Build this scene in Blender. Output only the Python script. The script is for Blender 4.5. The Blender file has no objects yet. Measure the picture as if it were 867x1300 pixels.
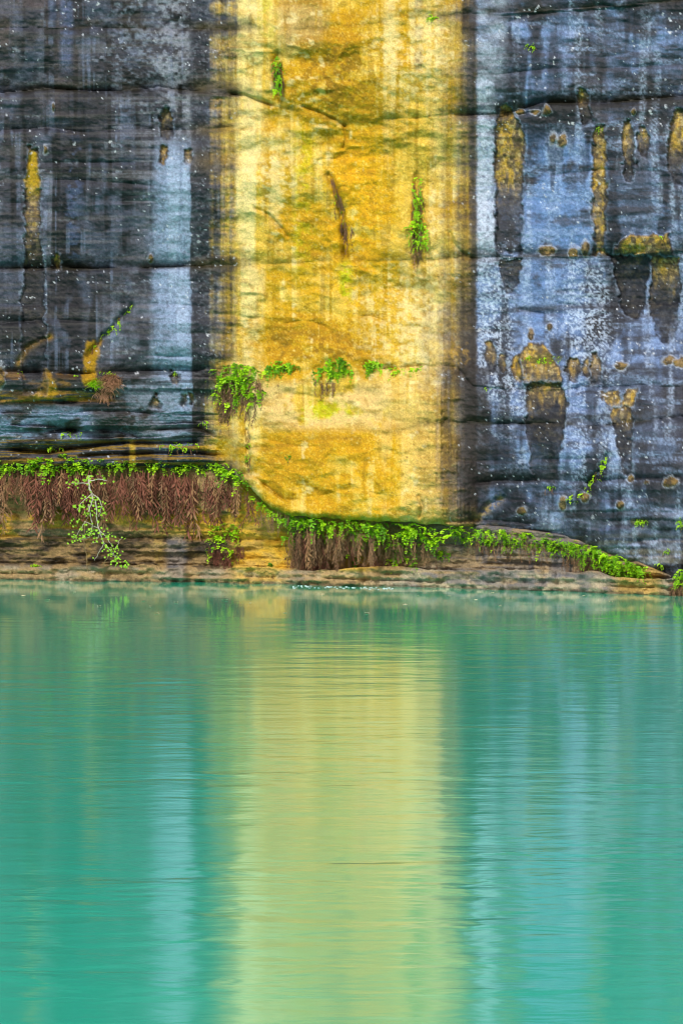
import bpy, math, random
import numpy as np

rnd = random.Random(7)
R = math.radians
scene = bpy.context.scene
col = scene.collection

# ------------------------------------------------------------------ camera
F_PX, HOR, CAM_H = 5000.0, 480.0, 3.225          # focal length and horizon in photo pixels, eye height in m
cam = bpy.data.cameras.new('camera')
cam.sensor_fit = 'AUTO'; cam.sensor_width = 36.0
cam.lens = F_PX / 1300.0 * 36.0
cam.shift_y = -(650.0 - HOR) / 1300.0
cam.clip_start = 0.1; cam.clip_end = 2000.0
camo = bpy.data.objects.new('camera', cam); col.objects.link(camo)
camo.location = (0, 0, CAM_H); camo.rotation_euler = (R(90), 0, 0)
scene.camera = camo

# ------------------------------------------------------------------ light
SUN_EL, SUN_AZ = 39.0, -26.0                      # soft sun behind the camera, from the left
world = bpy.data.worlds.new('World'); scene.world = world; world.use_nodes = True
wn = world.node_tree
for n in list(wn.nodes): wn.nodes.remove(n)
wo = wn.nodes.new('ShaderNodeOutputWorld'); wb = wn.nodes.new('ShaderNodeBackground')
sky = wn.nodes.new('ShaderNodeTexSky'); sky.sky_type = 'NISHITA'; sky.sun_disc = False
sky.sun_elevation = R(SUN_EL); sky.sun_rotation = R(180 + SUN_AZ); sky.dust_density = 2.5
wb.inputs['Strength'].default_value = 0.085
wn.links.new(sky.outputs[0], wb.inputs['Color']); wn.links.new(wb.outputs[0], wo.inputs['Surface'])
sun = bpy.data.lights.new('sun', 'SUN'); sun.energy = 2.3; sun.angle = R(11); sun.color = (1.0, 0.96, 0.89)
suno = bpy.data.objects.new('sun', sun); col.objects.link(suno)
suno.rotation_euler = (R(90 - SUN_EL), 0, R(SUN_AZ)); suno.location = (-15, -10, 40)
scene.view_settings.view_transform = 'Standard'; scene.view_settings.look = 'None'
scene.view_settings.exposure = 0.95; scene.view_settings.gamma = 1.0
scene.view_settings.use_curve_mapping = False
scene.cycles.filter_width = 1.1

# ------------------------------------------------------------------ helpers
def at(px, py, Y):
    return ((px - 433.5) / F_PX * Y, Y, CAM_H - (py - HOR) / F_PX * Y)

def tag(o, label=None, cat=None, group=None, kind=None):
    if label: o['label'] = label
    if cat: o['category'] = cat
    if group: o['group'] = group
    if kind: o['kind'] = kind
    return o

def link(name, data, parent=None, loc=(0, 0, 0)):
    o = bpy.data.objects.new(name, data); col.objects.link(o)
    o.location = loc
    if parent is not None: o.parent = parent
    return o

def pymesh(name, verts, faces, mat, smooth=False):
    me = bpy.data.meshes.new(name); me.from_pydata(verts, [], faces)
    if mat: me.materials.append(mat)
    if smooth: me.polygons.foreach_set('use_smooth', [True] * len(me.polygons))
    me.update(); return me

_tab = np.random.RandomState(11).rand(64, 256, 256).astype(np.float32)
def vn(x, y, seed=0):
    """smooth value noise in 0..1"""
    t = _tab[seed % 64]
    ox, oy = (seed * 37.7) % 199, (seed * 91.3) % 173
    x = x + ox; y = y + oy
    xi = np.floor(x); yi = np.floor(y); fx = x - xi; fy = y - yi
    xi = xi.astype(int); yi = yi.astype(int)
    fx = fx * fx * (3 - 2 * fx); fy = fy * fy * (3 - 2 * fy)
    x0 = xi & 255; x1 = (xi + 1) & 255; y0 = yi & 255; y1 = (yi + 1) & 255
    a = t[y0, x0] * (1 - fx) + t[y0, x1] * fx
    b = t[y1, x0] * (1 - fx) + t[y1, x1] * fx
    return a * (1 - fy) + b * fy
def fbm(x, y, seed=0, octv=4, gain=0.55):
    s = 0.0; a = 1.0; n = 0.0
    for i in range(octv):
        s = s + a * vn(x * 2 ** i, y * 2 ** i, seed + i * 7); n += a; a *= gain
    return s / n
def ss(a, b, x):
    t = np.clip((x - a) / (b - a), 0, 1); return t * t * (3 - 2 * t)
def band(a, b, x, e):
    return ss(a - e, a + e, x) * (1 - ss(b - e, b + e, x))
def lin(c):
    c = np.array(c, dtype=np.float64) / 255.0
    return np.where(c <= 0.04045, c / 12.92, ((c + 0.055) / 1.055) ** 2.4).astype(np.float32)
def poly_y(pts, x):
    p = np.array(pts, dtype=float); return np.interp(x, p[:, 0], p[:, 1]).astype(np.float32)
def poly_dist(pts, x, y):
    d = np.full(x.shape, 1e9)
    for (ax, ay), (bx, by) in zip(pts[:-1], pts[1:]):
        vx, vy = bx - ax, by - ay
        t = np.clip(((x - ax) * vx + (y - ay) * vy) / (vx * vx + vy * vy), 0, 1)
        d = np.minimum(d, np.hypot(x - ax - t * vx, y - ay - t * vy))
    return d
def specks(x, y, cell, seed, rmin, rmax, dens):
    """soft round specks, one candidate per cell"""
    out = np.zeros(x.shape, dtype=np.float32)
    cx = np.floor(x / cell).astype(int); cy = np.floor(y / cell).astype(int)
    for dx in (-1, 0, 1):
        for dy in (-1, 0, 1):
            gx = cx + dx; gy = cy + dy
            a = _tab[seed % 64][gy & 255, gx & 255]; b = _tab[(seed + 1) % 64][gy & 255, gx & 255]
            c = _tab[(seed + 2) % 64][gy & 255, gx & 255]; e = _tab[(seed + 3) % 64][gy & 255, gx & 255]
            r = rmin + (rmax - rmin) * c ** 3
            d = np.hypot(x - (gx + a) * cell, (y - (gy + b) * cell) * 1.15)
            out = np.maximum(out, np.where(e < dens, 1 - ss(r * 0.55, r * 1.25, d), 0))
    return out
def tongue(prof, x, y, e=1.6, wob=3.0, seed=0):
    """mask of a hanging stain: profile rows (y, x_left, x_right)"""
    p = np.array(prof, dtype=float)
    xl = np.interp(y, p[:, 0], p[:, 1]); xr = np.interp(y, p[:, 0], p[:, 2])
    w = (fbm(x / 9, y / 11, seed, 3) - 0.5) * 2 * wob + (fbm(x / 2.6, y / 2.8, seed + 5, 2) - .5) * wob * .6
    m = ss(-e, e, x - xl + w) * ss(-e, e, xr - x + w)
    return m * ss(-e, e, y - p[0, 0] + w) * ss(-e, e, p[-1, 0] - y + w)
def blob(cx, cy, rx, ry, x, y, seed=0, e=0.22, wob=0.35):
    d = np.hypot((x - cx) / rx, (y - cy) / ry) + (fbm(x / 7, y / 7, seed, 3) - 0.5) * 2 * wob
    return 1 - ss(1 - e, 1 + e, d)

# ------------------------------------------------------------------ layout curves (photo pixels)
WL = [(-1200, 736), (0, 737), (250, 740), (400, 743.5), (600, 748), (760, 753), (867, 757), (1100, 764), (1500, 768), (2200, 770)]
LIP = [(-1200, 590), (0, 593), (120, 592), (220, 594), (285, 597), (303, 606), (322, 624), (345, 645), (372, 656), (450, 660), (530, 665),
       (580, 667), (640, 673), (720, 684), (760, 698), (800, 713), (835, 728), (867, 744), (920, 752), (2200, 760)]
BED = [
    [(-1200, 30), (0, 36), (120, 35), (300, 38), (420, 36), (567, 20), (640, 17), (770, 9), (867, 0), (2200, -30)],
    [(-1200, 110), (0, 119), (60, 113), (110, 115), (150, 116), (200, 112), (240, 115), (300, 121), (345, 134), (440, 156), (520, 150), (567, 147), (640, 144), (690, 131), (760, 131), (867, 122), (2200, 100)],
    [(-1200, 345), (0, 341), (160, 341), (240, 338), (310, 337), (400, 333), (567, 329), (640, 326), (700, 325), (780, 324), (867, 318), (2200, 300)],
    [(-1200, 470), (0, 472), (100, 475), (180, 471), (250, 470), (290, 471), (400, 472), (470, 469), (580, 466), (600, 488), (670, 495), (760, 492), (867, 488), (2200, 470)],
    [(-1200, 548), (0, 545), (150, 546), (255, 545), (300, 569), (340, 571), (400, 557), (470, 556), (567, 533), (620, 537), (700, 538), (760, 541), (867, 530), (2200, 520)],
]
off = lambda x: 62.5 - CAM_H * F_PX / (poly_y(WL, x) - HOR)          # how far the foot of the cliff comes forward
y_front = lambda x: CAM_H * F_PX / (poly_y(WL, x) - HOR)
rec = lambda x: poly_y([(-1200, .34), (280, .34), (360, .42), (600, .42), (720, .36), (800, .28), (867, .12), (2200, .1)], x)

# ------------------------------------------------------------------ cliff: relief
GROOVES = [  # polyline, depth m, width above, width below (px)
    (BED[0], .05, 9, 2), (BED[1], .10, 8, 2), (BED[2], .13, 7, 1.8), (BED[4], .09, 5, 2),
    ([(-900, 160), (0, 166), (60, 163), (100, 168), (170, 165), (240, 166), (300, 162)], .08, 6, 2),
    ([(-900, 205), (0, 207), (100, 206), (200, 208)], .04, 4, 2),
    ([(-200, 232), (0, 230), (45, 229), (110, 229), (200, 236)], .04, 4, 2),
    ([(0, 258), (110, 257), (200, 255)], .035, 4, 1.5),
    ([(0, 388), (110, 387), (250, 388)], .04, 4, 2), ([(-200, 410), (0, 411), (60, 406), (140, 410), (180, 404)], .05, 5, 2),
    ([(180, 452), (250, 453)], .04, 4, 2), (BED[3], .10, 6, 2),
    ([(-200, 508), (0, 508), (60, 510), (150, 510)], .10, 5, 2), ([(100, 523), (150, 522), (200, 527)], .07, 5, 2),
    ([(60, 549), (100, 546), (150, 547), (180, 557)], .20, 4, 2), ([(-200, 570), (0, 571), (60, 575), (110, 568), (160, 562), (255, 563)], .22, 5, 2),
    ([(100, 580), (200, 575), (290, 578)], .18, 4, 2), ([(250, 534), (275, 534), (292, 538)], .10, 5, 2),
    ([(270, 399), (300, 401), (340, 405)], .04, 4, 2), ([(225, 423), (300, 425)], .03, 4, 2),
    ([(570, 147), (632, 148), (690, 142)], .08, 7, 2), ([(628, 95), (660, 92), (700, 88), (760, 86), (867, 84)], .05, 6, 2),
    ([(640, 48), (660, 59), (700, 68), (760, 73), (800, 68), (830, 58)], .03, 2, 1.2), ([(640, 30), (700, 14), (780, 6)], .05, 7, 2),
    ([(673, 226), (720, 220), (780, 216), (835, 218)], .03, 3, 1.5), ([(655, 392), (690, 399), (720, 399)], .06, 4, 2),
    ([(700, 386), (780, 388), (867, 384)], .03, 4, 2), ([(600, 470), (640, 466), (680, 470)], .06, 4, 2),
    ([(615, 512), (700, 514), (760, 520), (867, 514)], .03, 4, 2), ([(560, 583), (620, 586), (700, 584), (867, 580)], .03, 4, 2),
    ([(600, 613), (650, 611), (700, 610), (745, 612), (867, 606)], .08, 5, 2), ([(560, 664), (620, 660), (680, 666)], .06, 4, 2),
    ([(760, 652), (830, 648), (900, 656)], .05, 5, 2), ([(800, 690), (840, 684), (900, 690)], .06, 5, 2),
    ([(360, 411), (385, 407), (405, 412), (420, 420)], .09, 6, 2), ([(437, 406), (452, 401), (470, 402), (492, 410)], .08, 6, 2),
    ([(360, 470), (440, 468)], .04, 5, 2), ([(480, 468), (545, 466)], .10, 6, 2),
    ([(445, 596), (470, 590), (500, 593)], .05, 6, 2), ([(380, 632), (405, 630), (430, 623), (455, 621), (482, 627)], .12, 7, 2.5),
    ([(300, 602), (322, 604), (340, 620), (360, 636), (385, 634)], .09, 6, 2.5),
    ([(400, 203), (460, 201), (490, 198), (505, 202)], .05, 5, 2), ([(486, 151), (515, 150), (540, 149)], .06, 4, 2),
    ([(330, 556), (380, 568), (410, 566)], .04, 5, 2), ([(320, 570), (345, 567)], .05, 4, 2), ([(350, 500), (420, 504), (470, 500)], .03, 5, 3),
    ([(440, 430), (450, 445), (475, 452)], .06, 5, 2),
]
CRACKS = [  # steep or slanting cracks: polyline, depth, half width px
    ([(296, 120), (312, 121), (330, 128), (345, 135)], .08, 2.2), ([(385, 135), (405, 143), (425, 152), (437, 160)], .07, 2.2),
    ([(416, 222), (426, 240), (432, 262), (435, 285), (438, 325)], .12, 4.0), ([(528, 222), (530, 250), (529, 335)], .08, 4.0),
    ([(326, 266), (340, 272), (352, 285), (365, 300)], .06, 2.5), ([(352, 70), (350, 95), (355, 125)], .10, 5),
    ([(313, 546), (316, 560), (314, 590)], .10, 2.5), ([(531, 630), (535, 642), (532, 655)], .08, 2.5),
    ([(168, 390), (150, 408), (135, 425), (112, 452)], .10, 4), ([(24, 458), (35, 442), (55, 430), (62, 428)], .07, 3),
    ([(770, 580), (762, 598), (750, 612), (735, 630)], .10, 4), ([(437, 160), (440, 175), (436, 188)], .05, 2),
    ([(604, 660), (620, 640), (640, 632)], .08, 4), ([(571, 296), (577, 312), (592, 326)], .05, 2.5),
]
def yellow_zone(x, y):
    tx = 288 + 26 * (fbm(x / 70, y / 11, 3, 3) - 0.5) + 10 * (fbm(x / 20, y / 90, 5, 3) - .5)
    tx = tx - 16 * ss(455, 540, y) + 26 * ss(568, 600, y)
    rx = 586 + 22 * (fbm(x / 60, y / 14, 8, 3) - 0.5) - 16 * ss(330, 480, y) + 14 * ss(600, 660, y)
    g = 13 * (fbm(x / 4, y / 3.2, 10, 3) - .5) + 16 * (fbm(x / 34, y / 6, 11, 3) - .5) + 34 * (fbm(x / 6, y / 260, 13, 3) - .5)
    bandy = 0
    for b in BED[:3]: bandy = bandy + np.exp(-((y - poly_y(b, x) + 5) / 9.0) ** 2)
    return ss(-26, 24, x - tx + g - 14 * bandy) * (1 - ss(-34 - 16 * ss(300, 420, y), 28, x - rx + g + 10 * bandy)), tx, rx

def relief(x, y):
    p = (fbm(x / 190, y / 130, 1, 2) - .5) * .6
    yz, _, _ = yellow_zone(x, y)
    for i, b in enumerate(BED):                                     # every bed sits a little differently
        p = p + ss(0, 2.5, y - poly_y(b, x)) * (vn(x / 170, x * 0 + i * 5.3, 21 + i) - .5) * .22 * (1 - .85 * yz)
    p = p + yz * ((fbm(x / 48, y / 30, 31, 3) - .5) * .22 + (fbm(x / 12, y / 9, 32, 3) - .5) * .035 - np.abs(fbm(x / 60, y / 34, 42, 3) - .5) * .34 * ss(.35, .7, fbm(x / 90, y / 60, 46, 2)) - np.abs(fbm(x / 16, y / 10, 34, 3) - .5) * .06 * ss(.45, .7, fbm(x / 50, y / 40, 47, 2)) + (fbm(x / 3.6, y / 3.0, 33, 2) - .5) * .016)
    wx = x + 14 * (fbm(x / 40, y / 40, 35, 2) - .5)
    lam = fbm(wx / 70, y / 3.6, 37, 3) - .5
    p = p + (1 - yz) * (lam * .014 + (fbm(x / 26, y / 14, 39, 4) - .5) * .075 - np.abs(fbm(x / 90, y / 20, 40, 3) - .5) * .12 * ss(.4, .7, fbm(x / 80, y / 60, 44, 2)) + (fbm(x / 3.2, y / 2.8, 41, 2) - .5) * .020)
    lowl = (1 - ss(255, 300, x)) * ss(455, 490, y)                   # thin broken beds, lower left
    st = vn(x / 95, np.floor((y + 9 * (fbm(x / 60, y / 60, 43, 3) - .5)) / 15.0) * 3.7, 45) - .5
    p = p + lowl * (st * .26 + (vn(x / 30, np.floor(y / 5.5) * 2.3, 46) - .5) * .035)
    lowr = ss(600, 640, x) * ss(600, 640, y)
    p = p + lowr * ((vn(x / 60, np.floor((y + 8 * (fbm(x / 40, y / 60, 44, 3) - .5)) / 12.0) * 3.1, 47) - .5) * .16)
    p = p + .35 * band(298, 600, x, 26) * ss(520, 640, y) - .10 * band(250, 297, x, 12) * ss(470, 500, y)
    wobble = 5 * (fbm(x / 26, y / 60, 48, 3) - .5)
    broken = .35 + 1.0 * ss(.3, .6, fbm(x / 45, y / 30, 49, 3))
    for pts, d, wa, wbl in GROOVES:
        x0, x1 = pts[0][0], pts[-1][0]
        dy = y - poly_y(pts, x) + wobble * .7
        g = np.where(dy < 0, .65 * np.exp(dy / wa) + .35 * np.exp(dy / (wa * 2.2)), np.exp(-dy / wbl)) * 1.25
        soft = 1 - .8 * yz if pts in BED else 1.0
        p = p - d * g * ss(x0 - 6, x0 + 14, x) * (1 - ss(x1 - 14, x1 + 6, x)) * broken * soft
    jit = 4 * (fbm(x / 9, y / 9, 52, 3) - .5)
    for pts, d, w in CRACKS:
        dd = poly_dist(pts, x + jit, y + jit)
        p = p - d * np.exp(-(dd / w) ** 2)
    return p, yz

TONGUES = [  # bare stains on the dark crust: outline rows, y where the ochre ends, depth
    ([(131, 636, 644), (150, 631, 655), (170, 628, 664), (200, 627, 665), (250, 628, 663), (322, 630, 661)], 235, .05),
    ([(328, 632, 662), (350, 636, 660), (374, 642, 654)], 300, .03),
    ([(160, 757, 766), (175, 753, 769), (240, 751, 769), (322, 753, 768)], 330, .05),
    ([(152, 790, 798), (170, 788, 804), (205, 790, 806), (231, 794, 803)], 178, .05),
    ([(160, 812, 819), (175, 808, 824), (192, 809, 822), (199, 813, 819)], 168, .04),
    ([(139, 857, 867), (160, 849, 880), (200, 846, 884), (238, 856, 878)], 185, .06),
    ([(113, 735, 744), (135, 733, 747), (150, 736, 751), (160, 741, 748)], 128, .05),
    ([(298, 800, 846), (308, 784, 850), (324, 778, 853)], 330, -.06),
    ([(326, 776, 824), (360, 783, 823), (385, 785, 820), (403, 795, 812)], 300, .04),
    ([(326, 828, 862), (380, 824, 862), (410, 828, 859), (428, 834, 852), (438, 840, 847)], 345, .04),
    ([(436, 671, 690), (450, 660, 700), (470, 654, 713), (488, 664, 712)], 490, -.05),
    ([(486, 670, 712), (510, 668, 720), (535, 668, 714), (575, 673, 711), (612, 676, 707)], 495, .04),
    ([(432, 615, 626), (455, 615, 631), (472, 622, 631)], 448, .04), ([(450, 632, 640), (470, 634, 643)], 452, .04),
    ([(452, 650, 658), (470, 648, 662), (486, 654, 662)], 486, .03),
    ([(453, 722, 733), (470, 717, 737), (486, 723, 732)], 466, .05), ([(450, 742, 750), (470, 739, 748), (478, 742, 747)], 456, .04),
    ([(447, 749, 758), (465, 748, 765), (486, 752, 760)], 462, .05),
    ([(496, 762, 783), (508, 764, 786), (520, 775, 786)], 520, .03), ([(495, 795, 808), (508, 791, 807), (521, 788, 800)], 522, .03),
    ([(518, 772, 803), (545, 778, 802), (575, 785, 803), (603, 792, 801)], 518, .03),
    ([(188, 37, 48), (230, 34, 50), (300, 32, 52), (345, 30, 55), (450, 28, 60), (500, 30, 58)], 305, .04),
    ([(138, 208, 215), (150, 204, 219), (166, 204, 220), (178, 208, 217)], 146, .06), ([(186, 206, 213), (198, 202, 213), (210, 203, 210)], 215, .05),
    ([(190, 235, 243), (200, 234, 244), (208, 237, 242)], 210, .04), ([(322, 71, 74), (330, 69, 76), (341, 69, 76)], 342, .05),
    ([(470, 218, 227), (482, 217, 228), (489, 219, 226)], 474, .05), ([(500, 196, 202), (512, 190, 204), (518, 192, 203)], 502, .05),
    ([(500, 231, 238), (508, 230, 239), (516, 231, 238)], 503, .05), ([(500, 241, 247), (508, 240, 248), (516, 241, 247)], 503, .05),
]
BLOBS = [(694, 141, 5, 7), (702, 177, 5, 7), (713, 178, 5, 8), (679, 142, 5, 3), (660, 142, 5, 3), (804, 143, 3, 4), (693, 319, 9, 6), (728, 320, 5, 8), (742, 316, 5, 9),
         (673, 426, 4, 7), (697, 416, 3, 4), (788, 464, 7, 5), (850, 458, 8, 5), (862, 460, 6, 6), (662, 648, 6, 6), (787, 641, 4, 5), (714, 640, 5, 8), (742, 632, 5, 6),
         (800, 608, 4, 4), (850, 612, 9, 6), (820, 612, 4, 3), (192, 329, 3, 5), (2, 480, 5, 14), (58, 190, 3, 5), (68, 137, 2, 5)]
def window(x, y, x0, x1, y0, y1):
    c = np.nonzero((x[0] > x0) & (x[0] < x1))[0]; r = np.nonzero((y.max(1) > y0) & (y.min(1) < y1))[0]
    return (slice(r[0], r[-1] + 1), slice(c[0], c[-1] + 1)) if len(c) and len(r) else None
def tong_window(pr, x, y):
    a = np.array(pr); return window(x, y, a[:, 1].min() - 14, a[:, 2].max() + 14, a[0, 0] - 14, a[-1, 0] + 14)
def stain_relief(x, y):
    p = np.zeros(x.shape, np.float32)
    for i, (pr, yo, d) in enumerate(TONGUES):
        s = tong_window(pr, x, y); p[s] -= 1.8 * d * tongue(pr, x[s], y[s], 2.2, 5, i)
    for i, (cx, cy, rx, ry) in enumerate(BLOBS):
        s = window(x, y, cx - 3 * rx, cx + 3 * rx, cy - 3 * ry, cy + 3 * ry); p[s] += .05 * blob(cx, cy - 1, rx, ry, x[s], y[s], i, .5)
    return p

# ------------------------------------------------------------------ cliff: mineral colours (plus painted undercut shade along the beds)
ALB = 0.62
def paint_face(x, y):
    C = np.zeros(x.shape + (3,), np.float32)
    def mixin(c, m):
        m = np.asarray(m)[..., None]; C[:] = C * (1 - m) + (lin(c) if not isinstance(c, np.ndarray) else c) * m
    n1 = fbm(x / 14, y / 190, 2, 4); n2 = fbm(x / 30, y / 22, 4, 5); n3 = fbm(x / 5, y / 4, 6, 3); lam = fbm(x / 90, y / 3.2, 7, 3)
    grit = fbm(x / 2.2, y / 2.0, 9, 2)
    yz, tx, rx = yellow_zone(x, y)
    # --- dark crust, left
    C[:] = lin((72, 71, 78))
    mixin((118, 119, 126), ss(.42, .66, n1 * .5 + n2 * .5) * .8)
    mixin((146, 148, 152), ss(.56, .70, fbm(x / 55, y / 7, 36, 4)) * ss(.45, .6, n3) * .6)
    mixin((40, 39, 42), ss(.50, .66, fbm(x / 11, y / 170, 12, 3)) * .9)
    mixin((44, 43, 46), ss(.54, .68, fbm(x / 50, y / 34, 38, 4)) * .6)
    mixin((92, 76, 72), (1 - ss(60, 130, x)) * (1 - ss(80, 260, y)) * ss(.35, .6, n2) * .8)
    mixin((140, 145, 152), band(135, 236, x, 25) * band(-60, 118, y, 22) * ss(.38, .62, n2 * .5 + n3 * .5) * .75)
    mixin((128, 130, 138), band(140, 205, x, 18) * band(118, 300, y, 18) * ss(.45, .68, n2 * .4 + lam * .6) * .65)
    mixin((38, 36, 43), band(62, 73, x + 6 * (n2 - .5), 2.5) * (1 - ss(50, 72, y - 3 * (x - 66) * 0)) * .8)
    mixin((106, 118, 148), band(77, 94, x + 8 * (n2 - .5), 5) * (1 - ss(70, 104, y + 20 * (n3 - .5))) * ss(.3, .55, n2 * .6 + n3 * .4) * .65)
    mixin((84, 94, 116), band(62, 72, x + 6 * (n2 - .5), 3) * (1 - ss(30, 40, y)) * .7)
    mixin((30, 30, 37), band(78, 103, x, 4) * band(170, 470, y, 25) * ss(.40, .55, fbm(x / 18, y / 10, 14, 3)) * .9)
    mixin((92, 104, 132), band(86, 104, x + 10 * (n3 - .5), 5) * band(180, 330, y, 20) * ss(.5, .62, fbm(x / 14, y / 12, 15, 3)) * .7)
    mixin((50, 47, 52), band(104, 180, x, 14) * band(180, 340, y, 16) * ss(.40, .6, n2) * .5)
    mixin((40, 38, 44), band(60, 104, x, 8) * band(340, 480, y, 10) * .7)
    mixin((128, 136, 154), ss(.56, .70, fbm(x / 7, y / 190, 61, 3)) * ss(.4, .6, n2) * .5)
    mixin((104, 110, 126), ss(.52, .66, fbm(x / 30, y / 50, 62, 4)) * .45)
    mixin((116, 108, 92), ss(.52, .66, lam) * (1 - ss(270, 300, x)) * .28)
    C *= np.array([.93, 1.0, 1.10], np.float32)
    # pale wash x 190..243 with a crisp right edge
    wob = 5 * (fbm(x / 6, y / 9, 16, 3) - .5)
    ws = ss(186, 206, x + wob * 2) * (1 - ss(241.2, 243.2, x + wob - 3 * ss(300, 560, y)))
    mixin((148, 166, 192), ws * ss(150, 225, y + 30 * (n3 - .5)) * (1 - ss(545, 585, y)) * (.62 + .5 * n1) * (1 - .35 * ss(.5, .7, n3)))
    mixin((168, 184, 205), band(213, 240, x, 4) * band(200, 420, y, 30) * ss(.35, .6, n1) * .6)
    mixin((150, 152, 158), ws * (1 - ss(140, 200, y)) * ss(.4, .6, n3 * .5 + n2 * .5) * .45)
    mixin((60, 64, 76), band(243, 264, x + wob, 5) * (.35 + .7 * ss(.35, .6, n2)))
    mixin((112, 116, 124), band(243, 285, x, 5) * ss(.52, .66, n3 * .6 + grit * .4) * .6)
    mixin((70, 68, 72), band(256, 290, x, 8) * ss(.45, .6, n2) * .6)
    # lower left beds
    ll = (1 - ss(256, 292, x)) * ss(455, 480, y)
    mixin((86, 80, 76), ll * (1 - ws) * .55)
    mixin((134, 152, 180), ll * (1 - ss(100, 135, x)) * band(518, 562, y, 8) * ss(.36, .56, n2) * .85)
    mixin((128, 138, 154), ll * band(146, 240, x, 10) * band(480, 566, y, 8) * ss(.35, .55, n2 * .6 + n3 * .4) * .75)
    mixin((166, 128, 46), ll * (1 - ss(130, 160, x)) * band(497, 511, y, 4) * ss(.40, .55, fbm(x / 30, y / 3, 18, 3)) * .9)
    mixin((140, 104, 48), ll * (1 - ss(130, 160, x)) * band(470, 512, y, 5) * ss(.48, .6, fbm(x / 22, y / 7, 19, 3)) * .8)
    mixin((150, 118, 40), ll * band(555, 596, y, 5) * ss(.50, .60, fbm(x / 60, y / 2.6, 20, 3)) * .8)
    mixin((36, 34, 35), ll * ss(.56, .66, fbm(x / 70, y / 7, 22, 3)) * .6)
    mixin((176, 136, 44), np.maximum(tongue([(432, 112, 128), (450, 106, 128), (472, 105, 122), (490, 108, 128)], x, y, 3, 6, 5), .8 * tongue([(470, 54, 66), (490, 50, 72), (505, 46, 76)], x, y, 3, 6, 8)) * .85)
    mixin((156, 120, 40), np.exp(-(poly_dist([(24, 462), (35, 442), (55, 431), (64, 428)], x, y) / 4.5) ** 2) * .8)
    mixin((190, 160, 70), band(165, 172, x, 2) * band(560, 596, y, 4) * .8)
    # --- dark crust, right: blue grey
    rt = ss(-3, 3, x - 604 - wob)
    Rc = np.zeros_like(C); Rc[:] = lin((92, 100, 120))
    def rmix(c, m):
        m = np.asarray(m)[..., None]; Rc[:] = Rc * (1 - m) + lin(c) * m
    rmix((126, 144, 180), ss(.40, .62, n1 * .45 + n2 * .55) * .9)
    rmix((60, 60, 68), ss(.46, .64, fbm(x / 34, y / 60, 23, 4)) * .85)
    rmix((70, 64, 64), ss(.52, .62, fbm(x / 40, y / 9, 51, 4)) * .55)
    rmix((84, 76, 78), ss(690, 760, x) * band(70, 230, y, 40) * ss(.42, .6, n2) * .8)
    rmix((116, 142, 186), band(664, 752, x, 6) * band(170, 322, y, 14) * ss(.28, .5, n2) * .8)
    rmix((112, 136, 178), band(664, 740, x, 8) * band(330, 470, y, 10) * ss(.38, .56, n2) * .7)
    rmix((60, 62, 74), band(640, 760, x, 20) * band(-40, 20, y, 16) * ss(.4, .55, n2) * .6)
    rmix((76, 72, 78), ss(795, 850, x) * band(470, 640, y, 26) * ss(.32, .5, n2) * .85)
    rmix((70, 66, 64), ss(690, 740, x) * np.exp(-((y - 130) / 9.0) ** 2) * ss(.3, .5, lam) * .75)
    rmix((84, 78, 70), band(604, 660, x, 10) * np.exp(-((y - 146) / 7.0) ** 2) * .6)
    rmix((74, 70, 72), band(600, 720, x, 14) * np.exp(-((y - 608) / 14.0) ** 2) * ss(.35, .55, n2) * .85)
    rmix((146, 148, 158), ss(624, 690, y) * ss(.40, .60, n2 * .7 + n3 * .3) * .75)
    rmix((66, 64, 70), ss(624, 660, y) * ss(.55, .68, fbm(x / 30, y / 26, 24, 4)) * .85)
    rmix((140, 128, 104), ss(664, 700, y) * ss(.50, .62, lam) * .6)
    rmix((160, 166, 176), band(604, 642, x + wob * 2, 8) * (1 - ss(96, 140, y)) * (.3 + .6 * ss(.35, .6, n2)))
    rmix((182, 186, 198), band(604, 628, x + wob, 3) * band(96, 330, y, 20) * (.35 + .75 * ss(.35, .6, n3 * .6 + n1 * .4)))
    crystal = ss(.40, .66, n3 * .4 + grit * .6)
    rmix((196, 202, 214), band(605, 650, x + wob, 9) * band(325, 500, y, 25) * crystal * .65)
    rmix((196, 204, 218), band(718, 775, x, 14) * band(330, 480, y, 20) * crystal * .6)
    rmix((190, 196, 210), band(615, 668, x, 8) * band(470, 600, y, 14) * crystal * ss(.40, .6, n2) * .6)
    rmix((186, 194, 210), band(712, 772, x, 10) * band(480, 615, y, 20) * crystal * ss(.4, .6, n1) * .55)
    rmix((176, 186, 204), (.25 + .6 * crystal) * ss(.52, .70, fbm(x / 15, y / 150, 25, 3) * .7 + n2 * .3) * .65)
    rmix((150, 164, 190), ss(.58, .70, fbm(x / 60, y / 8, 54, 4)) * (.3 + .6 * crystal) * .5)
    rmix((50, 50, 57), ss(.56, .68, fbm(x / 20, y / 160, 60, 4)) * .55)
    Rc *= np.array([.97, 1.03, 1.06], np.float32)
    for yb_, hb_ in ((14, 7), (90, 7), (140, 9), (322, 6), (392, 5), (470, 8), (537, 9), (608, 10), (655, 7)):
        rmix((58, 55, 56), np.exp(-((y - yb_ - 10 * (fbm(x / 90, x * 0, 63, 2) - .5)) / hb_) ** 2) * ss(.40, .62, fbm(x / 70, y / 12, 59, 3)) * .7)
    mixin(Rc, rt)
    # crisp vertical drip seams on the right
    # --- dark brown fringe between yellow and blue grey
    fr = ss(548, 600, x) * (1 - rt)
    mixin((104, 86, 58), fr * (.35 + .4 * n2) * (1 - .4 * ss(120, 20, y)))
    mixin((58, 50, 44), fr * ss(572, 602, x + 14 * (n2 - .5)) * (.35 + .55 * ss(300, 430, y)) * (.6 + .6 * n1))
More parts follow.
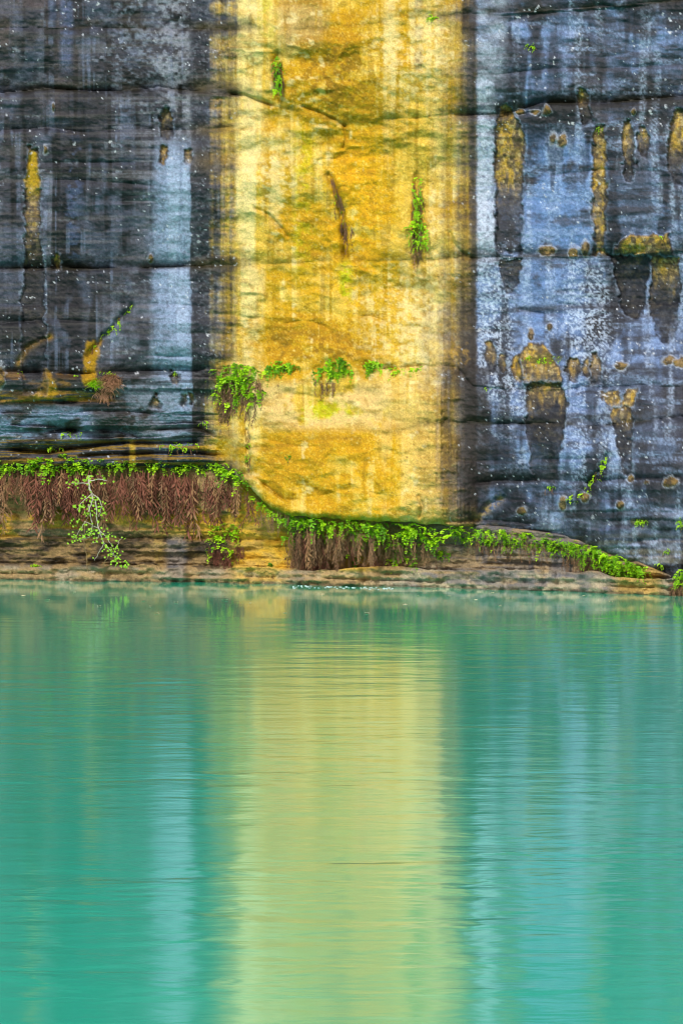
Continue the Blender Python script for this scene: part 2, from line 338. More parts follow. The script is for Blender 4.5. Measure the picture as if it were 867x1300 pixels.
    mixin((62, 55, 52), band(590, 622, x + wob * 2, 8) * ss(440, 500, y) * (1 - ss(640, 668, y)) * .75)
    # --- yellow sandstone
    Y = np.zeros_like(C); Y[:] = lin((222, 187, 92))
    def ymix(c, m):
        m = np.asarray(m)[..., None]; Y[:] = Y * (1 - m) + lin(c) * m
    v1 = fbm(x / 11, y / 240, 26, 4); o = fbm(x / 36, y / 30, 27, 5); o2 = fbm(x / 9, y / 8, 28, 3)
    ymix((238, 214, 136), ss(.46, .64, v1) * .7)
    ymix((158, 124, 44), ss(.54, .68, fbm(x / 10, y / 180, 56, 3)) * .55)
    ymix((196, 160, 60), ss(.50, .64, fbm(x / 14, y / 200, 53, 3)) * .6)
    ymix((200, 154, 34), ss(.42, .64, o) * .75)
    ymix((240, 222, 160), band(288, 336, x, 12) * ss(.38, .58, v1 * .5 + o * .5) * .75)
    ymix((186, 142, 12), np.maximum(blob(438, 100, 66, 62, x, y, 3, .6, .6), blob(400, 438, 90, 36, x, y, 5, .6, .6)) * ss(.30, .54, o * .6 + o2 * .4) * .9)
    ymix((140, 106, 14), np.maximum(blob(425, 90, 40, 40, x, y, 13, .6, .8), blob(395, 440, 60, 22, x, y, 15, .6, .8)) * ss(.46, .6, o2) * .7)
    ymix((226, 172, 22), blob(458, 275, 38, 105, x, y, 6, .5, .5) * ss(.34, .52, o2 * .5 + o * .5) * .85)
    ymix((204, 156, 20), blob(420, 600, 140, 60, x, y, 9, .6, .6) * ss(.30, .50, o * .6 + o2 * .4) * .85)
    ymix((204, 192, 60), band(374, 398, x, 8) * band(170, 340, y, 30) * ss(.38, .56, v1 * .4 + o2 * .6) * .75)
    ymix((190, 198, 40), (band(432, 446, x, 5) * band(332, 384, y, 12) + blob(418, 525, 34, 16, x, y, 7, .5, .6)) * ss(.40, .55, o2) * .8)
    ymix((200, 196, 90), band(330, 352, x, 6) * band(-30, 50, y, 20) * ss(.42, .6, o2) * .6)
    ymix((176, 148, 104), band(352, 412, x, 10) * band(-80, 62, y, 16) * ss(.38, .55, v1) * .6)
    ymix((230, 200, 124), band(478, 560, x, 12) * ss(.36, .58, v1 * .6 + o * .4) * .7)
    ymix((234, 206, 150), band(320, 500, x, 30) * band(486, 545, y, 10) * ss(.38, .54, o) * .7)
    ymix((158, 128, 62), ss(530, 590, x) * (.25 + .6 * ss(300, 520, y)) * (.5 + .7 * n1))
    ymix((126, 116, 104), band(526, 536, x, 3) * np.maximum(np.maximum(band(-6, 16, y, 6), band(32, 50, y, 5)), band(64, 90, y, 7)) * .6)
    ymix((168, 140, 84), band(528, 548, x, 6) * band(335, 460, y, 20) * ss(.4, .6, n1) * .7)
    ymix((168, 126, 32), ss(.55, .72, fbm(x / 60, y / 8, 29, 3)) * ss(.46, .6, o) * .45)
    ymix((150, 118, 40), ss(.60, .74, o2) * .4)
    ymix((244, 226, 170), np.maximum(np.maximum(blob(520, 60, 44, 60, x, y, 23, .7, .7), blob(330, 225, 44, 55, x, y, 24, .7, .7)), blob(515, 400, 50, 70, x, y, 27, .7, .7)) * ss(.38, .56, v1 * .5 + n3 * .5) * .6)
    ymix((248, 232, 176), ss(.60, .74, fbm(x / 12, y / 9, 30, 4)) * ss(.45, .6, v1) * .5)
    ymix((246, 226, 150), ss(.62, .78, grit) * .25)
    mixin(Y, yz)
    # olive moss film along the beds, undercut shade above each crack painted in
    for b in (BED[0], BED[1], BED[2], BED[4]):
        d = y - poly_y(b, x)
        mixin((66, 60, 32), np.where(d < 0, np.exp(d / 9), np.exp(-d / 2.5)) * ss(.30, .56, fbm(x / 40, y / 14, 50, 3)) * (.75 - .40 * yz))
    mixin((84, 72, 30), band(246, 312, x, 16) * np.exp(-((y - 335) / 10.0) ** 2) * .7)
    mixin((120, 98, 40), band(246, 296, x, 18) * np.maximum(np.exp(-((y - 165) / 8.0) ** 2), np.exp(-((y - 205) / 14.0) ** 2)) * .5)
    mixin((98, 82, 26), band(244, 304, x, 14) * np.maximum(np.exp(-((y - 110) / 14.0) ** 2), np.exp(-((y - 33) / 6.0) ** 2)) * .6)
    # bare tongues with ochre tops and a pale rim
    def wmix(s, c, m):
        m = np.asarray(m)[..., None]; C[s] = C[s] * (1 - m) + lin(c) * m
    for i, (pr, yo, d) in enumerate(TONGUES):
        s = tong_window(pr, x, y); xs, ys = x[s], y[s]
        a0 = pr[0][0]; a1 = pr[-1][0]; fade = 1 - .75 * ss(a0 + .45 * (a1 - a0), a1, ys) * ss(.35, .6, n3[s] * .5 + n1[s] * .5)
        m = tongue(pr, xs, ys, 1.6, 5, i); rim = np.clip(tongue(pr, xs, ys, 4.5, 5, i) * 2.2 * (1 - m), 0, 1) * ss(-.6, .6, fade - .5); m = m * fade
        wmix(s, (176, 190, 208), rim * .6 * ss(.30, .55, n3[s]))
        wmix(s, (64, 63, 67), m * (.55 + .4 * n1[s]))
        wmix(s, (42, 42, 48), m * ss(.45, .6, n2[s]) * .7)
        wmix(s, (98, 90, 76), m * ss(.50, .66, n3[s] * .6 + lam[s] * .4) * .55)
        f = fbm(xs / 8, ys / 9, 40 + i, 4)
        a_ = np.array(pr, float); a_[:, 1] += 2.2; a_[:, 2] -= 2.2
        core = tongue(a_, xs, ys, 4.0, 7, i + 3)
        oc = 1 - ss(yo - 26, yo + 34, ys + 60 * (f - .5))
        if pr[0][0] == 188: oc = (1 - ss(232, 360, ys)) * (1 - .6 * ss(.42, .58, lam[s])) * .85
        wmix(s, (176, 146, 88), m * oc * (.25 + .75 * core) * (.35 + .6 * ss(.36, .54, f)) * .92)
        wmix(s, (194, 158, 72), m * core * oc * ss(.50, .64, fbm(xs / 6, ys / 16, 20 + i, 3)) * .8)
        wmix(s, (208, 186, 136), m * core * oc * ss(.56, .66, fbm(xs / 4, ys / 5, 26 + i, 3)) * .6)
        wmix(s, (96, 80, 56), m * oc * ss(.52, .64, fbm(xs / 5, ys / 4, 30 + i, 3)) * .7)
        wmix(s, (190, 196, 204), m * specks(xs, ys, 7, 33, .3, 1.1, .3) * .6)
    mixin((182, 150, 52), tongue([(192, 38, 47), (225, 34, 50), (228, 30, 52), (260, 38, 50), (300, 36, 48)], x, y, 2, 2, 4) * (1 - ss(222, 262, y + 20 * (n3 - .5))) * .85)
    for i, (cx, cy, rx_, ry_) in enumerate(BLOBS):
        s = window(x, y, cx - 3 * rx_, cx + 3 * rx_, cy - 3 * ry_, cy + 3 * ry_); xs, ys = x[s], y[s]
        bl = blob(cx, cy, rx_, ry_, xs, ys, i, .22, .6)
        wmix(s, (196, 202, 210), np.clip(blob(cx, cy, rx_ * 1.3, ry_ * 1.3, xs, ys, i, .22, .6) - bl, 0, 1) * .5)
        wmix(s, (148, 120, 68), bl * .85)
        wmix(s, (84, 72, 54), bl * ss(.48, .6, fbm(xs / 4, ys / 4, i, 3)) * .8)
    mixin((176, 142, 76), blob(577, 451, 15, 11, x, y, 12, .5, 1.0) * ss(.35, .6, n3) * .7)
    mixin((168, 142, 82), np.maximum(np.exp(-(poly_dist([(636, 634), (622, 644), (606, 658)], x + 8 * (n3 - .5), y + 8 * (n2 - .5)) / 5.0) ** 2), np.exp(-(poly_dist([(560, 669), (600, 667), (640, 673)], x, y) / 5.0) ** 2)) * ss(.3, .6, n3) * .75)
    mixin((96, 98, 30), blob(690, 456, 20, 6, x, y, 4, .5, .7) * .8 + blob(813, 662, 11, 4, x, y, 6, .4, .6) * .7)
    # white crust specks
    dens = .06 + 1.0 * ss(.48, .70, fbm(x / 38, y / 30, 34, 3))
    dark_m = (1 - yz)
    mixin((206, 210, 216), specks(x + 3 * n3, y + 3 * grit, 7, 30, .3, 1.5, dens * .6) * dark_m * .85)
    mixin((214, 216, 220), specks(x + 6 * n3, y + 5 * grit, 17, 36, .4, 2.2, dens * .3) * dark_m * .7)
    mixin((222, 224, 226), specks(x + 9 * n3, y + 7 * grit, 30, 40, .8, 3.2, dens * .5) * dark_m * .75 * ss(.42, .56, n3))
    mixin((60, 54, 44), specks(x, y, 10, 50, .3, 1.2, .35) * yz * .5)
    L = (C * np.array([.25, .65, .10], np.float32)).sum(-1, keepdims=True); D = (1 - yz)[..., None]
    C = np.clip(L + (C - L) * (1.12 - .02 * D), .004, .95)                       # iron and manganese: strong colours
    C = C * (1 - D + D * np.clip(L / .24, .15, 1.0) ** .48 * np.array([.98, 1.0, 1.05], np.float32))
    return np.clip(C * ALB * (1 + (grit[..., None] - .5) * (.28 + .5 * D)), .004, .8)

# ------------------------------------------------------------------ rock material
def rock_mat(name, bump=.32):
    m = bpy.data.materials.new(name); m.use_nodes = True; t = m.node_tree; b = t.nodes['Principled BSDF']
    a = t.nodes.new('ShaderNodeAttribute'); a.attribute_name = 'mineral'
    tc = t.nodes.new('ShaderNodeTexCoord')
    n = t.nodes.new('ShaderNodeTexNoise'); n.inputs['Scale'].default_value = 55; n.inputs['Detail'].default_value = 5; n.inputs['Roughness'].default_value = .65
    t.links.new(tc.outputs['Object'], n.inputs['Vector'])
    mr = t.nodes.new('ShaderNodeMapRange'); mr.inputs[1].default_value = .36; mr.inputs[2].default_value = .64; mr.inputs[3].default_value = .76; mr.inputs[4].default_value = 1.24
    t.links.new(n.outputs['Fac'], mr.inputs[0])
    mx = t.nodes.new('ShaderNodeVectorMath'); mx.operation = 'SCALE'
    t.links.new(a.outputs['Color'], mx.inputs[0]); t.links.new(mr.outputs[0], mx.inputs['Scale'])
    t.links.new(mx.outputs[0], b.inputs['Base Color'])
    b.inputs['Specular IOR Level'].default_value = .22
    bw = t.nodes.new('ShaderNodeRGBToBW'); t.links.new(a.outputs['Color'], bw.inputs[0])
    rr = t.nodes.new('ShaderNodeMapRange'); rr.inputs[1].default_value = .02; rr.inputs[2].default_value = .14; rr.inputs[3].default_value = .60; rr.inputs[4].default_value = .86
    t.links.new(bw.outputs[0], rr.inputs[0]); t.links.new(rr.outputs[0], b.inputs['Roughness'])   # the dark crust is damp
    bp = t.nodes.new('ShaderNodeBump'); bp.inputs['Strength'].default_value = bump; bp.inputs['Distance'].default_value = .03
    n2 = t.nodes.new('ShaderNodeTexNoise'); n2.inputs['Scale'].default_value = 21; n2.inputs['Detail'].default_value = 3
    t.links.new(tc.outputs['Object'], n2.inputs['Vector'])
    sm = t.nodes.new('ShaderNodeMath'); sm.operation = 'MULTIPLY_ADD'; sm.inputs[1].default_value = 1.6
    t.links.new(n2.outputs['Fac'], sm.inputs[0]); t.links.new(n.outputs['Fac'], sm.inputs[2])
    t.links.new(sm.outputs[0], bp.inputs['Height']); t.links.new(bp.outputs[0], b.inputs['Normal'])
    return m
M_ROCK = rock_mat('stained_sandstone')
M_BASE = rock_mat('bedded_sandstone', .5)

def grid_mesh(name, P, C, mat, fmask=None):
    """P (r,c,3) positions, C (r,c,3) colours, fmask (r-1,c-1) faces to keep"""
    r, c = P.shape[:2]
    idx = np.arange(r * c).reshape(r, c)
    q = np.stack([idx[:-1, :-1], idx[1:, :-1], idx[1:, 1:], idx[:-1, 1:]], -1)
    q = q[fmask] if fmask is not None else q.reshape(-1, 4)
    used, inv = np.unique(q, return_inverse=True); q = inv.reshape(-1, 4)
    V = P.reshape(-1, 3)[used]; K = C.reshape(-1, 3)[used]
    me = bpy.data.meshes.new(name)
    me.vertices.add(len(V)); me.vertices.foreach_set('co', V.astype(np.float32).ravel())
    me.loops.add(q.size); me.loops.foreach_set('vertex_index', q.astype(np.int32).ravel())
    me.polygons.add(len(q)); me.polygons.foreach_set('loop_start', np.arange(0, q.size, 4, dtype=np.int32))
    me.update(calc_edges=True)
    me.polygons.foreach_set('use_smooth', np.ones(len(q), dtype=bool))
    at_ = me.attributes.new('mineral', 'FLOAT_COLOR', 'POINT')
    at_.data.foreach_set('color', np.concatenate([K, np.ones((len(K), 1))], 1).astype(np.float32).ravel())
    me.materials.append(mat); me.update()
    return me

def world_pts(x, y, Y):
    return np.stack([(x - 433.5) / F_PX * Y, Y, CAM_H - (y - HOR) / F_PX * Y], -1)

XS = np.concatenate([np.arange(-1200, -200, 16), np.arange(-200, -24, 4), np.arange(-24, 892, 1.25), np.arange(892, 1068, 4), np.arange(1068, 2080, 16)]).astype(np.float32)
# ------------------------------------------------------------------ upper face, split along its beds into layers
rows = np.concatenate([np.arange(-900, -120, 16), np.arange(-120, -12, 4), np.arange(-12, 520, 1.25), np.arange(520, 640.01, 1.0)])
PX = np.repeat(XS[None], len(rows), 0); PY = np.repeat(rows[:, None], len(XS), 1).astype(np.float32)
lip = poly_y(LIP, XS) + 4 * (fbm(XS / 17, XS * 0, 55, 4) - .5) * 2
low = rows > 520
PY[low] = 520 + (rows[low][:, None] - 520) * (lip[None] - 520) / 120.0
p, _ = relief(PX, PY); p = p + stain_relief(PX, PY)
dl = np.clip(lip[None] - PY, 0, None)
p = p - .16 * np.exp(-dl / 5.0)                                        # rounded lower edge
w = ss(380, 600, PY)
YU = w * (y_front(PX) + .4 - rec(PX)) + (1 - w) * (62.2 - .5 * off(PX)) - p
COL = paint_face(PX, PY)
POS = world_pts(PX, PY, YU)
# underside of the overhang, and the plateau at the top
k = 7
und = np.repeat(POS[-1:], k, 0); und[:, :, 1] += np.linspace(.12, 1.6, k)[:, None]; und[:, :, 2] += np.linspace(.01, .05, k)[:, None]
top = np.repeat(POS[:1], 3, 0); top[:, :, 1] += np.array([30, 12, 1.5])[:, None]; top[:, :, 2] += np.array([3.0, 1.5, .5])[:, None]
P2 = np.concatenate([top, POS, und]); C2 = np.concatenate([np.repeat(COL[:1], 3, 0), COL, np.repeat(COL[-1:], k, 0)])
YC = np.concatenate([np.repeat(PY[:1], 3, 0), PY, np.repeat(PY[-1:], k, 0)])
yc = (YC[:-1, :-1] + YC[1:, 1:]) / 2; xc = (XS[:-1] + XS[1:]) / 2
layer = np.zeros(yc.shape, int)
for b in BED: layer += yc > poly_y(b, xc)[None]
cliff = bpy.data.objects.new('cliff', None); col.objects.link(cliff)
cliff.location = (0, 62.5, 0)
tag(cliff, 'tall layered sandstone cliff with dark water streaks and a yellow centre', None, None, 'structure')
def child_of_cliff(name, me):
    o = link(name, me, cliff); o.matrix_parent_inverse.translation = (0, -62.5, 0); return o
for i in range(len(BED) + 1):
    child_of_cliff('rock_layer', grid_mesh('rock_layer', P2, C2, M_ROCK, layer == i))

# ------------------------------------------------------------------ recessed base wall and the shelf at the waterline
rows_b = np.concatenate([np.arange(570, 765, 1.1)])
BX = np.repeat(XS[None], len(rows_b), 0); BY = np.repeat(rows_b[:, None], len(XS), 1).astype(np.float32)
def paint_base(x, y):
    C = np.zeros(x.shape + (3,), np.float32); C[:] = lin((176, 146, 96))
    def mixin(c, m):
        m = np.asarray(m)[..., None]; C[:] = C * (1 - m) + lin(c) * m
    wl = poly_y(WL, x)
    n2 = fbm(x / 26, y / 12, 4, 5); n3 = fbm(x / 5, y / 4, 6, 3); lam = fbm(x / 70, (y - (wl - 740)) / 2.8, 7, 3); g = fbm(x / 2.2, y / 2, 9, 2)
    L = 1 - ss(290, 330, x); Rr = ss(560, 600, x)
    mixin((132, 106, 70), ss(.48, .62, n2) * .7)
    mixin((214, 168, 56), L * band(640, 684, y, 6) * ss(.36, .52, fbm(x / 40, y / 14, 13, 3)) * .85)
    mixin((222, 178, 48), L * ss(180, 230, x) * band(655, 684, y, 5) * .6)
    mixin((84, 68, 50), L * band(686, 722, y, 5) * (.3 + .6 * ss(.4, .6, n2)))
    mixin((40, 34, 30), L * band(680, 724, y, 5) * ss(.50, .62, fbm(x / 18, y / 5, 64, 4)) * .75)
    mixin((54, 46, 36), (1 - L) * ss(.58, .68, fbm(x / 26, y / 4, 65, 4)) * .6)
    mixin((72, 60, 46), L * ss(.56, .66, lam) * ss(.4, .6, n2) * .5)
    mixin((146, 128, 110), L * band(671, 683, y, 2) * band(30, 150, x, 20) * ss(.4, .55, lam) * .7)
    mixin((116, 118, 126), L * band(212, 236, x, 5) * band(680, 740, y, 6) * .6)
    mixin((176, 148, 80), L * (band(196, 206, x, 2) + band(110, 116, x, 2)) * band(680, 716, y, 8) * ss(.4, .55, n3) * .7)
    mixin((238, 192, 66), band(296, 366, x, 10) * (.5 + .5 * ss(.35, .55, n2)))
    mixin((222, 164, 40), band(300, 366, x, 10) * ss(.48, .62, n2) * .7)
    mixin((230, 184, 76), band(405, 480, x, 12) * ss(.40, .55, n2) * .8)
    mixin((150, 122, 72), band(480, 600, x, 20) * .6)
    mixin((150, 138, 124), ss(490, 600, x) * (.4 + .6 * ss(.42, .58, lam * .5 + n2 * .5)))
    mixin((108, 100, 94), ss(490, 600, x) * ss(.52, .64, lam) * .7)
    mixin((100, 100, 112), Rr * ss(.54, .66, fbm(x / 16, y / 50, 17, 3)) * .6)
    mixin((222, 206, 166), ss(470, 520, x) * ss(wl - 34, wl - 8, y) * ss(.42, .56, n2) * .7)
    mixin((184, 170, 144), ss(wl - 22, wl - 16, y) * (.15 + .55 * ss(.4, .6, n2)))
    mixin((128, 126, 130), ss(480, 540, x) * ss(wl - 30, wl - 20, y) * ss(.46, .60, fbm(x / 24, y / 8, 66, 4)) * .7)
    mixin((206, 166, 70), band(650, 668, x, 8) * 0 + band(780, 840, x, 12) * ss(708, 730, y) * .75)
    mixin((92, 80, 46), ss(wl - 9, wl - 3, y) * ss(.38, .55, n3) * .5)
    mixin((70, 62, 46), ss(wl - 4, wl - 1.5, y + 5 * (n3 - .5)) * .6)
    mixin((58, 50, 40), specks(x, y, 6, 20, .3, 1.6, .35) * .6)
    return C * ALB * (.8 + .4 * g[..., None])
BYs = BY - (poly_y(WL, BX) - 740)                                      # beds follow the waterline
pb = (fbm(BX / 60, BYs / 40, 56, 4) - .5) * .25 + (vn(BX / 80, np.floor((BYs + 5 * (fbm(BX / 50, BY / 50, 57, 2) - .5)) / 13.0) * 2.9, 58) - .5) * .10
pb = pb + (fbm(BX / 12, BYs / 6, 59, 4) - .5) * .12 + (fbm(BX / 4, BY / 3, 60, 2) - .5) * .03
for yy, d in ((684, .13), (697, .08), (718, .14), (708, .07), (672, .06)):
    dy = BYs - yy + 4 * (fbm(BX / 30, BX * 0, 61, 3) - .5)
    pb = pb - d * np.where(dy < 0, np.exp(dy / 4), np.exp(-dy / 1.5)) * (.3 + fbm(BX / 40, BY / 40, 62, 3))
# steps forward to the shelf near the water
hump = ss(716, 722, BYs + 6 * (fbm(BX / 30, BX * 0, 63, 3) - .5))
YB = y_front(BX) + .42 - pb + .7 * ss(2, 14, poly_y(LIP, BX) - BY)
base_me = grid_mesh('rock_base', world_pts(BX, BY, YB), paint_base(BX, BY), M_BASE, None)
child_of_cliff('rock_base', base_me)
# shelf: from the base wall outwards and down below the water
ts = np.linspace(0, 1, 34)
SX = np.repeat(XS[None], len(ts), 0); T = np.repeat(ts[:, None], len(XS), 1)
topy = poly_y(WL, SX) - 20 + 7 * (fbm(SX / 45, SX * 0, 64, 4) - .5) * 2 - 6 * ss(400, 520, SX) + 5 * band(770, 850, SX, 12)
botp = poly_y(WL, SX) + 14
SY = topy + (botp - topy) * np.clip((T - .25) / .75, 0, 1)
SYs = SY - (poly_y(WL, SX) - 740)
fr = ss(0, .28, T)
ps = (fbm(SX / 30, SYs / 10, 65, 4) - .5) * .16 + (vn(SX / 50, np.floor(SYs / 5) * 2.7, 66) - .5) * .10 + (fbm(SX / 9, SY / 5, 67, 4) - .5) * .13 + (fbm(SX / 60, SX * 0, 68, 4) - .5) * .5
dyw = SYs - 731 + 3 * (fbm(SX / 25, SX * 0, 69, 3) - .5)
ps = ps - .08 * np.where(dyw < 0, np.exp(dyw / 3), np.exp(-dyw / 1.2))
YS = y_front(SX) + .75 - fr * (.50 + .24 * ss(.3, .7, fbm(SX / 40, SX * 0, 70, 3))) - ps * fr
child_of_cliff('rock_shelf', grid_mesh('rock_shelf', world_pts(SX, SY, YS), paint_base(SX, SY), M_BASE, None))

# ------------------------------------------------------------------ water
def water_mat():
    m = bpy.data.materials.new('milky_river_water'); m.use_nodes = True; t = m.node_tree; b = t.nodes['Principled BSDF']
    b.inputs['Base Color'].default_value = (0.001, 0.48, 0.295, 1); b.inputs['Coat Weight'].default_value = .55; b.inputs['Coat IOR'].default_value = 1.33; b.inputs['Coat Roughness'].default_value = .10
    b.inputs['Roughness'].default_value = .10; b.inputs['IOR'].default_value = 1.33; b.inputs['Specular IOR Level'].default_value = .7
    tc = t.nodes.new('ShaderNodeTexCoord')
    def wave(sx, sy, detail):
        mp = t.nodes.new('ShaderNodeMapping'); mp.inputs['Scale'].default_value = (sx, sy, 1)
        t.links.new(tc.outputs['Object'], mp.inputs['Vector'])
        n = t.nodes.new('ShaderNodeTexNoise'); n.inputs['Scale'].default_value = 1; n.inputs['Detail'].default_value = detail; n.inputs['Distortion'].default_value = .4
        t.links.new(mp.outputs[0], n.inputs['Vector']); return n
    a = wave(.75, 1.5, 3); c = wave(2.4, 5.0, 2)
    patch = wave(.10, .30, 3)
    mr = t.nodes.new('ShaderNodeMapRange'); mr.inputs[1].default_value = .35; mr.inputs[2].default_value = .65; mr.inputs[3].default_value = .35; mr.inputs[4].default_value = 1.0
    t.links.new(patch.outputs['Fac'], mr.inputs[0])
    sp = t.nodes.new('ShaderNodeSeparateXYZ'); t.links.new(tc.outputs['Object'], sp.inputs[0])
    calm = t.nodes.new('ShaderNodeMapRange'); calm.inputs[1].default_value = 54; calm.inputs[2].default_value = 50; calm.inputs[3].default_value = .14; calm.inputs[4].default_value = 1.0
    t.links.new(sp.outputs['Y'], calm.inputs[0])
    rg = t.nodes.new('ShaderNodeMapRange'); rg.inputs[1].default_value = 54; rg.inputs[2].default_value = 50; rg.inputs[3].default_value = .065; rg.inputs[4].default_value = .10
    t.links.new(sp.outputs['Y'], rg.inputs[0]); t.links.new(rg.outputs[0], b.inputs['Roughness']); t.links.new(rg.outputs[0], b.inputs['Coat Roughness'])
    ad = t.nodes.new('ShaderNodeMath'); ad.operation = 'MULTIPLY_ADD'; ad.inputs[1].default_value = .22
    t.links.new(c.outputs['Fac'], ad.inputs[0]); t.links.new(a.outputs['Fac'], ad.inputs[2])
    mu = t.nodes.new('ShaderNodeMath'); mu.operation = 'MULTIPLY'; t.links.new(mr.outputs[0], mu.inputs[0]); t.links.new(calm.outputs[0], mu.inputs[1])
    bp = t.nodes.new('ShaderNodeBump'); bp.inputs['Distance'].default_value = .021
    t.links.new(mu.outputs[0], bp.inputs['Strength']); t.links.new(ad.outputs[0], bp.inputs['Height']); t.links.new(bp.outputs[0], b.inputs['Normal']); t.links.new(bp.outputs[0], b.inputs['Coat Normal'])
    return m
wv = [(-90, -60, 0), (90, -60, 0), (90, 66, 0), (-90, 66, 0)]
water = link('water', pymesh('water', wv, [(0, 1, 2, 3)], water_mat()))
tag(water, 'milky turquoise river water mirroring the cliff', None, None, 'structure')

# ------------------------------------------------------------------ plant materials
def leaf_mat(name, c1, c2, trans=.35, rough=.5):
    m = bpy.data.materials.new(name); m.use_nodes = True; t = m.node_tree; b = t.nodes['Principled BSDF']; out = t.nodes['Material Output']
    oi = t.nodes.new('ShaderNodeObjectInfo'); tc = t.nodes.new('ShaderNodeTexCoord')
    n = t.nodes.new('ShaderNodeTexNoise'); n.inputs['Scale'].default_value = 9; t.links.new(tc.outputs['Object'], n.inputs['Vector'])
    ad = t.nodes.new('ShaderNodeMath'); ad.operation = 'MULTIPLY_ADD'; ad.inputs[1].default_value = .5
    md = t.nodes.new('ShaderNodeMath'); md.operation = 'MULTIPLY'; md.inputs[1].default_value = .75
    t.links.new(oi.outputs['Random'], md.inputs[0]); t.links.new(n.outputs['Fac'], ad.inputs[0]); t.links.new(md.outputs[0], ad.inputs[2])
    mx = t.nodes.new('ShaderNodeMix'); mx.data_type = 'RGBA'
    mx.inputs[6].default_value = (*c1, 1); mx.inputs[7].default_value = (*c2, 1)
    t.links.new(ad.outputs[0], mx.inputs[0]); t.links.new(mx.outputs[2], b.inputs['Base Color'])
    b.inputs['Roughness'].default_value = rough; b.inputs['Specular IOR Level'].default_value = .25
    if trans > 0:
        tr = t.nodes.new('ShaderNodeBsdfTranslucent'); t.links.new(mx.outputs[2], tr.inputs['Color'])
        ms = t.nodes.new('ShaderNodeMixShader'); ms.inputs[0].default_value = trans
        t.links.new(b.outputs[0], ms.inputs[1]); t.links.new(tr.outputs[0], ms.inputs[2]); t.links.new(ms.outputs[0], out.inputs['Surface'])
    return m
M_FERN = leaf_mat('fern_green', (.075, .27, .004), (.44, .74, .012))
M_FERN_D = leaf_mat('fern_deep_green', (.03, .12, .005), (.20, .48, .012))
M_DEAD = leaf_mat('dead_fern_brown', (.055, .018, .012), (.20, .072, .045), .12, .8)
M_DEAD_D = leaf_mat('dead_fern_dark', (.045, .024, .013), (.25, .14, .075), .1, .85)
M_DEAD_T = leaf_mat('dead_fern_tan', (.13, .06, .03), (.34, .19, .09), .1, .85)
M_TAN = leaf_mat('dry_stem_tan', (.26, .17, .08), (.42, .30, .17), .0, .8)
M_PINK = leaf_mat('dry_grass_rust', (.30, .13, .08), (.46, .26, .15), .25, .8)
M_FIG = leaf_mat('fig_leaf', (.20, .48, .02), (.42, .62, .06), .35)
M_BARK = leaf_mat('pale_bark', (.26, .23, .17), (.46, .43, .35), 0, .85)
M_ROOT = leaf_mat('brown_root', (.20, .12, .06), (.34, .22, .11), 0, .85)

def nrm(v):
    l = math.sqrt(sum(a * a for a in v)) or 1; return tuple(a / l for a in v)
def cross(a, b): return (a[1] * b[2] - a[2] * b[1], a[2] * b[0] - a[0] * b[2], a[0] * b[1] - a[1] * b[0])
def add(a, b, s=1): return (a[0] + b[0] * s, a[1] + b[1] * s, a[2] + b[2] * s)
def kite(V, Fc, p, d, side, L, W, fold):
    """a folded leaflet: base p, direction d, side vector"""
    up = nrm(cross(side, d)); i = len(V)
    m = add(p, d, L * .55)
    V += [p, add(add(m, side, W), up, fold), add(p, d, L), add(add(m, side, -W), up, fold), add(m, d, L * .05)]
    Fc += [(i, i + 4, i + 1), (i + 1, i + 4, i + 2), (i + 2, i + 4, i + 3), (i + 3, i + 4, i)]
def frond_mesh(seed, mat, pairs=8, reach=.62, rise=.38, droop=.95, ll=.24, lw=.085):
    r = random.Random(seed); V = []; Fc = []
    sw = r.uniform(-.18, .18)
    def pos(t): return (sw * t * t + .0, -reach * t, rise * t - droop * t * t)
    prev = None
    for k_ in range(7):
        t = k_ / 6; q = pos(t); i = len(V); w_ = .010 * (1 - .7 * t)
        V += [add(q, (w_, 0, 0)), add(q, (-w_, 0, 0)), add(q, (0, 0, -w_ * 1.4))]
        if prev is not None:
            for a in range(3): Fc.append((prev + a, prev + (a + 1) % 3, i + (a + 1) % 3, i + a))
        prev = i
    for k_ in range(pairs):
        t = .22 + .74 * k_ / (pairs - 1); q = pos(t); s = (1 - .55 * t) * r.uniform(.75, 1.25)
        for sd in (-1, 1):
            d = nrm((sd * r.uniform(.5, 1.1), -r.uniform(.1, .7), r.uniform(-.7, .3)))
            n_ = nrm((r.uniform(-.3, .3), -r.uniform(.5, 1), r.uniform(.4, 1)))
            side = nrm(cross(d, n_)); kite(V, Fc, q, d, side, ll * s, lw * s * r.uniform(.8, 1.3), .02 * s)
    q = pos(1); d = nrm((sw, -.4, -.8)); kite(V, Fc, q, d, nrm(cross(d, (0, -1, .4))), ll * .6, lw * .6, .01)
    return pymesh('frond', V, Fc, mat)
def dead_mesh(seed, mat, n=11):
    r = random.Random(seed); V = []; Fc = []
    sw = r.uniform(-.10, .10); ph = r.uniform(0, 6)
    def pos(t): return (sw * t + .03 * math.sin(ph + 4 * t), -.13 * math.sin(math.pi * min(1, t * 1.2)) , .04 * t - t)
    prev = None
    for k_ in range(6):
        t = k_ / 5; q = pos(t); i = len(V); w_ = .012 * (1 - .5 * t)
        V += [add(q, (w_, 0, 0)), add(q, (-w_, 0, 0)), add(q, (0, -w_, 0))]
        if prev is not None:
            for a in range(3): Fc.append((prev + a, prev + (a + 1) % 3, i + (a + 1) % 3, i + a))
        prev = i
    for k_ in range(n):
        t = .12 + .86 * k_ / (n - 1); q = pos(t)
        for sd in (-1, 1):
            d = nrm((sd * r.uniform(.15, .7), -r.uniform(-.1, .6), -r.uniform(.5, 1)))
            n_ = nrm((r.uniform(-.7, .7), -1, r.uniform(-.3, .5)))
            kite(V, Fc, q, d, nrm(cross(d, n_)), r.uniform(.10, .22), r.uniform(.009, .024), r.uniform(-.02, .02))
    return pymesh('dead_frond', V, Fc, mat)
